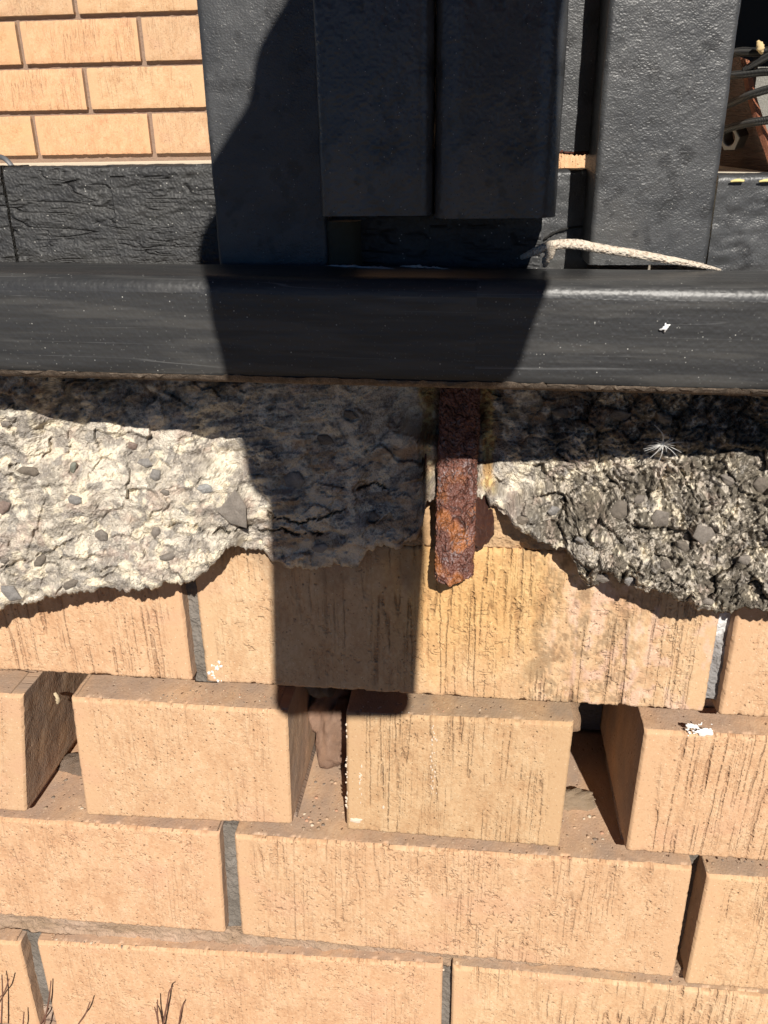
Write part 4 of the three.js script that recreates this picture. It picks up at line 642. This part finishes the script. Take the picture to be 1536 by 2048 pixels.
// ---------------------------------------------------------------- brown brick pier with black ropes, right
{
  const zb = -0.16, A = onz(1440, 345, zb), pier = thing('brown_pier', 'red-brown leaning timber with one sunlit edge behind the right post', 'timber', [A.x, 0.2225, zb]);
  const rough = tex(256, 256, (i, j) => { const v = fbm(i / 22, j / 10, 4, 1801); return mix3([0.035, 0.016, 0.010], [0.07, 0.032, 0.02], clamp(0.5 + v)); }), rb = tex(256, 256, (i, j) => 0.5 + 0.5 * fbm(i / 12, j / 6, 4, 1805), true);  // dark tone carries the shade on the timber's broad face
  rough.repeat.set(8, 8); rb.repeat.set(8, 8);
  const pm = std({ map: rough, bumpMap: rb, bumpScale: 0.002 }), sunlitTone = tex(128, 128, (i, j) => mix3([0.30, 0.10, 0.05], [0.42, 0.17, 0.09], clamp(0.5 + fbm(i / 9, j / 9, 4, 1803)))), pw = std({ map: sunlitTone, bumpMap: rb, bumpScale: 0.002 });  // second material paints the same timber paler where the sun strikes
  const W = (px, py, z) => onz(px, py, z).sub(V(A.x, 0.2225, zb));
  const quadBeam = (pts, name, mat = pm) => { // pts: list of [px, py, zFront] sections: left edge, corner edge, right edge
    const pos = [], idx = [], uv = []; pts.forEach(([l, c, r], k) => { [l, c, r].forEach((q, i) => { const P = W(...q); pos.push(P.x, P.y, P.z); uv.push(i * 0.06, k * 0.08); }); const P = W(l[0], l[1], l[2] - 0.02), Q = W(r[0] - 6, r[1], r[2] - 0.06); pos.push(Q.x, Q.y, Q.z, P.x, P.y, P.z); uv.push(0.2, k * 0.08, 0.26, k * 0.08); });
    for (let k = 0; k < pts.length - 1; k++) for (let i = 0; i < 5; i++) { const a = k * 5 + i, b = k * 5 + (i + 1) % 5; idx.push(a, a + 5, b, b, a + 5, b + 5); }
    const n = (pts.length - 1) * 5; idx.push(0, 1, 2, 0, 2, 3, 0, 3, 4, n, n + 2, n + 1, n, n + 3, n + 2, n, n + 4, n + 3);
    const g = geo(pos, idx, uv).toNonIndexed(); g.computeVertexNormals(); return mesh(name, g, mat, pier);
  };
  quadBeam([[[1440, 100, -0.36], [1481, 115, -0.14], [1498, 120, -0.146]], [[1436, 180, -0.36], [1493, 190, -0.14], [1513, 195, -0.146]], [[1432, 240, -0.36], [1514, 262, -0.14], [1536, 268, -0.146]], [[1428, 300, -0.36], [1530, 305, -0.14], [1556, 312, -0.146]], [[1424, 340, -0.36], [1546, 356, -0.14], [1574, 362, -0.146]]], 'beam');
  
  quadBeam([[[1480, 114, -0.136], [1489, 117, -0.134], [1499, 121, -0.139]], [[1492, 189, -0.136], [1502, 192, -0.134], [1514, 196, -0.139]], [[1513, 261, -0.136], [1525, 264, -0.134], [1537, 269, -0.139]], [[1529, 304, -0.136], [1542, 308, -0.134], [1557, 313, -0.139]], [[1545, 355, -0.136], [1558, 359, -0.134], [1575, 363, -0.139]]], 'sunlit_edge', pw);  // edge strip coloured orange as if sunlit
  const nutC = onz(1476, 270, -0.165), nut = thing('hex_nut', 'scuffed steel hexagonal nut on the shaded side of the brown timber', 'nut', nutC.toArray());
  const sh = new THREE.Shape(); for (let i = 0; i < 6; i++) { const a = i * Math.PI / 3; sh[i ? 'lineTo' : 'moveTo'](0.0062 * Math.cos(a), 0.0062 * Math.sin(a)); } const ho = new THREE.Path(); ho.absarc(0, 0, 0.0042, 0, Math.PI * 2, true); sh.holes.push(ho);
  const ng = new THREE.ExtrudeGeometry(sh, { depth: 0.006, bevelEnabled: true, bevelSize: 0.0006, bevelThickness: 0.0006, bevelSegments: 2 }); const nm = mesh('nut_ring', ng, std({ color: new THREE.Color(0.16, 0.15, 0.14), metalness: 0.8, roughness: 0.45 }), nut); nm.rotation.set(0.35, -0.95, 0.3);
  const ropeT = tex(128, 64, (i, j) => { const v = Math.sin((i / 8 + j / 10.67) * Math.PI) * Math.sin((i / 8 - j / 10.67) * Math.PI); return v > 0.35 ? [0.09, 0.088, 0.08] : [0.009, 0.009, 0.009]; }), ropeB = tex(128, 64, (i, j) => 0.5 + 0.5 * Math.sin((i / 8 + j / 10.67) * Math.PI) * Math.sin((i / 8 - j / 10.67) * Math.PI), true);
  ropeT.repeat.set(4, 1); ropeB.repeat.set(4, 1);
  const rope = std({ map: ropeT, bumpMap: ropeB, bumpScale: 0.0012, roughness: 0.7 });
  const rp = (pts, r, label) => tubeThing('rope', label, 'rope', pts.map((p) => onz(...p)), [r * 0.8, r * 0.8], 60, 12, rope, 0.05, 1811, 'ropes tied round the brown timber');
  rp([[1440, 116, -0.15], [1480, 104, -0.132], [1520, 104, -0.126], [1580, 96, -0.12]], 0.0024, 'braided black rope with a curled tan leaf on it, round the brown timber');
  rp([[1440, 152, -0.15], [1480, 149, -0.132], [1530, 144, -0.126], [1600, 146, -0.12]], 0.0022, 'nearly level black rope crossing the brown timber below the leaf');
  rp([[1430, 218, -0.16], [1470, 203, -0.145], [1505, 188, -0.131], [1545, 176, -0.124], [1600, 160, -0.12]], 0.0024, 'black rope sloping up across the middle of the brown timber');
  rp([[1440, 262, -0.16], [1480, 250, -0.145], [1515, 243, -0.133], [1560, 238, -0.127], [1610, 236, -0.12]], 0.0024, 'black rope that runs above the steel nut on the brown timber');
  rp([[1490, 140, -0.131], [1512, 126, -0.126], [1545, 108, -0.122], [1590, 84, -0.12]], 0.0022, 'short black rope slanting between the two upper ropes');
  tubeThing('dry_leaf_curl', 'curled tan leaf scrap on the topmost black rope', 'leaf', [onz(1515, 82, -0.122), onz(1521, 94, -0.121), onz(1524, 108, -0.122)], [0.0006, 0.0018, 0.0005], 16, 8, std({ color: new THREE.Color(0.62, 0.46, 0.24) }), 0.4, 1815);
  const gb = onz(1516, 134, -0.3), blk = new THREE.BoxGeometry(0.2, gb.y - 0.2225, 0.04); const gm = mesh('grey_block', blk, std({ color: new THREE.Color(0.34, 0.33, 0.30), bumpMap: concBump, bumpScale: 0.001 })); gm.position.set(gb.x + 0.1, (gb.y + 0.2225) / 2, gb.z - 0.02); tag(gm, 'plain grey concrete block behind the roped brown timber', 'block');
  const pn = thing('black_panel', 'tall black panel rising behind the ropes and the grey block', 'panel', [onz(1480, 40, -0.72).x + 0.25, 0.2225, -0.72]);
  const bm = std({ color: new THREE.Color(0.010, 0.011, 0.010), roughness: 0.9 });
  for (let i = 0; i < 6; i++) { const g = new THREE.BoxGeometry(0.098, 0.9, 0.02); g.translate(-0.25 + i * 0.1, 0.45, 0); mesh('plank', g, bm, pn); }
}

// ---------------------------------------------------------------- the photographer: phone held upside down, arm and body (their shadow crosses the picture)
{
  const ph = thing('smartphone', 'smartphone held upside down by the photographer, lens towards the wall', 'phone', camPt(20.05, 55.3, 4.6).toArray());
  ph.quaternion.setFromRotationMatrix(RM);
  const rr = (w, h, r) => { const s = new THREE.Shape(); s.moveTo(-w / 2 + r, -h / 2); s.lineTo(w / 2 - r, -h / 2); s.absarc(w / 2 - r, -h / 2 + r, r, -Math.PI / 2, 0); s.lineTo(w / 2, h / 2 - r); s.absarc(w / 2 - r, h / 2 - r, r, 0, Math.PI / 2); s.lineTo(-w / 2 + r, h / 2); s.absarc(-w / 2 + r, h / 2 - r, r, Math.PI / 2, Math.PI); s.lineTo(-w / 2, -h / 2 + r); s.absarc(-w / 2 + r, -h / 2 + r, r, Math.PI, 1.5 * Math.PI); return s; };
  const body = new THREE.ExtrudeGeometry(rr(0.0651, 0.1364, 0.0085), { depth: 0.0055, bevelEnabled: true, bevelSize: 0.0008, bevelThickness: 0.0008, bevelSegments: 3, curveSegments: 10 }); body.translate(0, 0, -0.00275);
  mesh('phone_body', body, std({ color: new THREE.Color(0.05, 0.05, 0.055), roughness: 0.4 }), ph);
  const scr = new THREE.ShapeGeometry(rr(0.058, 0.104, 0.001)); scr.translate(0, 0, 0.0037); mesh('screen', scr, std({ color: new THREE.Color(0.02, 0.02, 0.025), roughness: 0.2 }), ph);
  const lens = new THREE.TorusGeometry(0.0045, 0.0007, 8, 24); lens.translate(-0.02005, -0.0553, -0.0036); mesh('lens_ring', lens, std({ color: new THREE.Color(0.3, 0.3, 0.3), metalness: 0.8, roughness: 0.3 }), ph);

  // body: joints in world space with radii, joined by a smooth minimum
  const wrist = camPt(37, 240, 15), elbow = camPt(112, 470, 120), shoulder = camPt(330, 650, 200);
  const neck = shoulder.clone().add(V(0.18, 0.05, 0.02)), hip = neck.clone().add(V(0.03, -0.52, 0.05)), sh2 = shoulder.clone().add(V(0.36, 0.0, 0.05)), head = neck.clone().add(V(-0.03, 0.17, -0.05));
  const el2 = sh2.clone().add(V(0.06, -0.29, 0.03)), wr2 = el2.clone().add(V(-0.02, -0.22, -0.12)), kn = [hip.clone().add(V(-0.1, -0.42, -0.04)), hip.clone().add(V(0.1, -0.42, 0.0))], an = [kn[0].clone(), kn[1].clone()]; an.forEach((a) => { a.y = -0.42; a.z += 0.06; });
  const bones = [[wrist, 0.031, elbow, 0.043], [elbow, 0.046, shoulder, 0.058], [shoulder, 0.062, sh2, 0.062], [neck, 0.055, head, 0.055], [neck.clone().add(V(-0.07, -0.12, 0)), 0.12, hip.clone().add(V(-0.05, 0.05, 0)), 0.115], [neck.clone().add(V(0.07, -0.12, 0)), 0.12, hip.clone().add(V(0.05, 0.05, 0)), 0.115], [sh2, 0.06, el2, 0.046], [el2, 0.045, wr2, 0.031], [wr2, 0.03, wr2.clone().add(V(-0.01, -0.12, -0.05)), 0.03],
    [hip.clone().add(V(-0.08, 0, 0)), 0.095, kn[0], 0.062], [kn[0], 0.06, an[0], 0.042], [hip.clone().add(V(0.08, 0, 0)), 0.095, kn[1], 0.062], [kn[1], 0.06, an[1], 0.042], [an[0].clone().add(V(0, -0.03, 0.03)), 0.046, an[0].clone().add(V(-0.01, -0.04, -0.15)), 0.036], [an[1].clone().add(V(0, -0.03, 0.03)), 0.046, an[1].clone().add(V(0.01, -0.04, -0.15)), 0.036]];
  const cone = (p, a, ra, b, rb, fl) => { const dx = b.x - a.x, dy = b.y - a.y, dz = b.z - a.z, t = clamp(((p.x - a.x) * dx + (p.y - a.y) * dy + (p.z - a.z) * dz) / (dx * dx + dy * dy + dz * dz)); return Math.hypot(p.x - a.x - dx * t, p.y - a.y - dy * t, (p.z - a.z - dz * t) * (fl ?? 1)) - mix(ra, rb, t); };
  const smin = (a, b, k) => { const h = clamp(0.5 + 0.5 * (b - a) / k); return mix(b, a, h) - k * h * (1 - h); };
  const march = (lo, hi, res, f) => {
    const mc = new MarchingCubes(res, M.mortar, false, false, 240000), n = mc.size, c = [0, 1, 2].map((k) => (lo[k] + hi[k]) / 2), h = Math.max(...[0, 1, 2].map((k) => (hi[k] - lo[k]) / 2)), p = V(0, 0, 0);
    for (let z = 0, q = 0; z < n; z++) for (let y = 0; y < n; y++) for (let x = 0; x < n; x++, q++) { p.set(c[0] + (x - n / 2) / (n / 2) * h, c[1] + (y - n / 2) / (n / 2) * h, c[2] + (z - n / 2) / (n / 2) * h); mc.field[q] = -f(p); }
    mc.isolation = 0; mc.update();
    const g = new THREE.BufferGeometry(), cnt = mc.count, pos = new Float32Array(cnt * 3);
    for (let i = 0; i < cnt; i++) for (let k = 0; k < 3; k++) pos[i * 3 + k] = c[k] + mc.positionArray[i * 3 + k] * h;
    g.setAttribute('position', new THREE.BufferAttribute(pos, 3)); const m = mergeVertices(g, 1e-6); m.computeVertexNormals(); return m;
  };
  const bodyG = march([elbow.x - 0.2, -0.52, elbow.z - 0.9], [sh2.x + 0.2, head.y + 0.16, elbow.z + 0.9], 96, (p) => {
    let d = 9; for (const [a, ra, b, rb] of bones) d = smin(d, cone(p, a, ra, b, rb), 0.045);
    const hx = (p.x - head.x) / 0.075, hy = (p.y - head.y - 0.03) / 0.115, hz = (p.z - head.z) / 0.095; d = smin(d, (Math.hypot(hx, hy, hz) - 1) * 0.08, 0.03);
    return smin(d, Math.hypot(p.x - head.x + 0.02, p.y - head.y, p.z - head.z + 0.1) - 0.016, 0.02);
  });
  // hand in millimetres of the lens frame: palm, thumb along the left edge, four fingers round the right edge
  const m3 = (x, y, z) => V(x, y, z), chains = [
    [m3(8, 192, 15), 19, m3(-20, 163, 13), 18.5], [m3(6, 197, 15), 21, m3(12, 205, 15), 20], [m3(-19, 163, 13), 17.5, m3(-15, 120, 8), 12.5], [m3(-15, 120, 8), 12.5, m3(-11.5, 89, 6), 10.5], [m3(0, 160, 16), 17, m3(4, 126, 13), 13], [m3(30, 150, 17), 17, m3(24, 124, 14), 13], [m3(59.2, 106, 8), 10, m3(68, 140, 9), 11.6], [m3(68, 140, 9), 11.6, m3(62, 188, 12), 11]];
  [[107, 9.6, 58], [125, 10.2, 63], [143, 10.4, 66], [160, 9.4, 64]].forEach(([y, r, x]) => { chains.push([m3(30, y + 30, 20), r + 2, m3(x - 10, y + 8, 18), r + 0.6], [m3(x - 10, y + 8, 18), r + 0.6, m3(x + 0.6, y, 6), r], [m3(x + 0.6, y, 6), r, m3(x - 12, y - 3, -9), r - 1], [m3(x - 12, y - 3, -9), r - 1, m3(x - 26, y - 4, -10), r - 2]); });
  const handG = march([-60, 60, -75], [110, 265, 100], 84, (p) => { let d = smin(cone(p, m3(33, 160, 20), 39, m3(36, 204, 17), 37, 2.3), cone(p, m3(36, 204, 17), 34, m3(37, 250, 15), 31, 1.3), 14); for (const [a, ra, b, rb] of chains) d = smin(d, cone(p, a, ra, b, rb), 3); return d; });
  handG.scale(0.001, 0.001, 0.001); handG.applyMatrix4(RM); handG.translate(C.x, C.y, C.z);
  const foot = V(hip.x, -0.5, hip.z), person = thing('person', 'person in a dark blue jacket reaching a phone down towards the wall', 'person', foot.toArray());
  const paintIt = (g, f) => { const p = g.attributes.position, c = []; for (let i = 0; i < p.count; i++) c.push(...f(p.getX(i), p.getY(i), p.getZ(i))); g.setAttribute('color', new THREE.Float32BufferAttribute(c, 3)); return g; };
  const skin = [0.52, 0.32, 0.22], cloth = [0.035, 0.045, 0.075], trousers = [0.05, 0.05, 0.055];
  paintIt(bodyG, (x, y, z) => y > neck.y + 0.05 ? skin : y < hip.y + 0.02 ? trousers : cloth); paintIt(handG, () => skin);
  const bg = mergeGeometries([bodyG, handG].map((g) => { const o = new THREE.BufferGeometry(); for (const k of ['position', 'normal', 'color']) o.setAttribute(k, g.attributes[k]); o.setIndex(g.index); return o; }));
  bg.translate(-foot.x, -foot.y, -foot.z);
  mesh('body', bg, std({ vertexColors: true, roughness: 0.8 }), person);
  const hair = new THREE.SphereGeometry(1, 24, 16, 0, Math.PI * 2, 0, Math.PI * 0.55).scale(0.082, 0.122, 0.103); hair.rotateX(0.35); hair.translate(head.x - foot.x, head.y + 0.035 - foot.y, head.z + 0.008 - foot.z); mesh('hair', hair, std({ color: new THREE.Color(0.03, 0.02, 0.015) }), person);
}

// ---------------------------------------------------------------- draw
const renderer = new THREE.WebGLRenderer({ antialias: true });
renderer.toneMapping = THREE.LinearToneMapping;
renderer.toneMappingExposure = EXPOSURE;
renderer.shadowMap.enabled = true;
renderer.render(scene, camera);
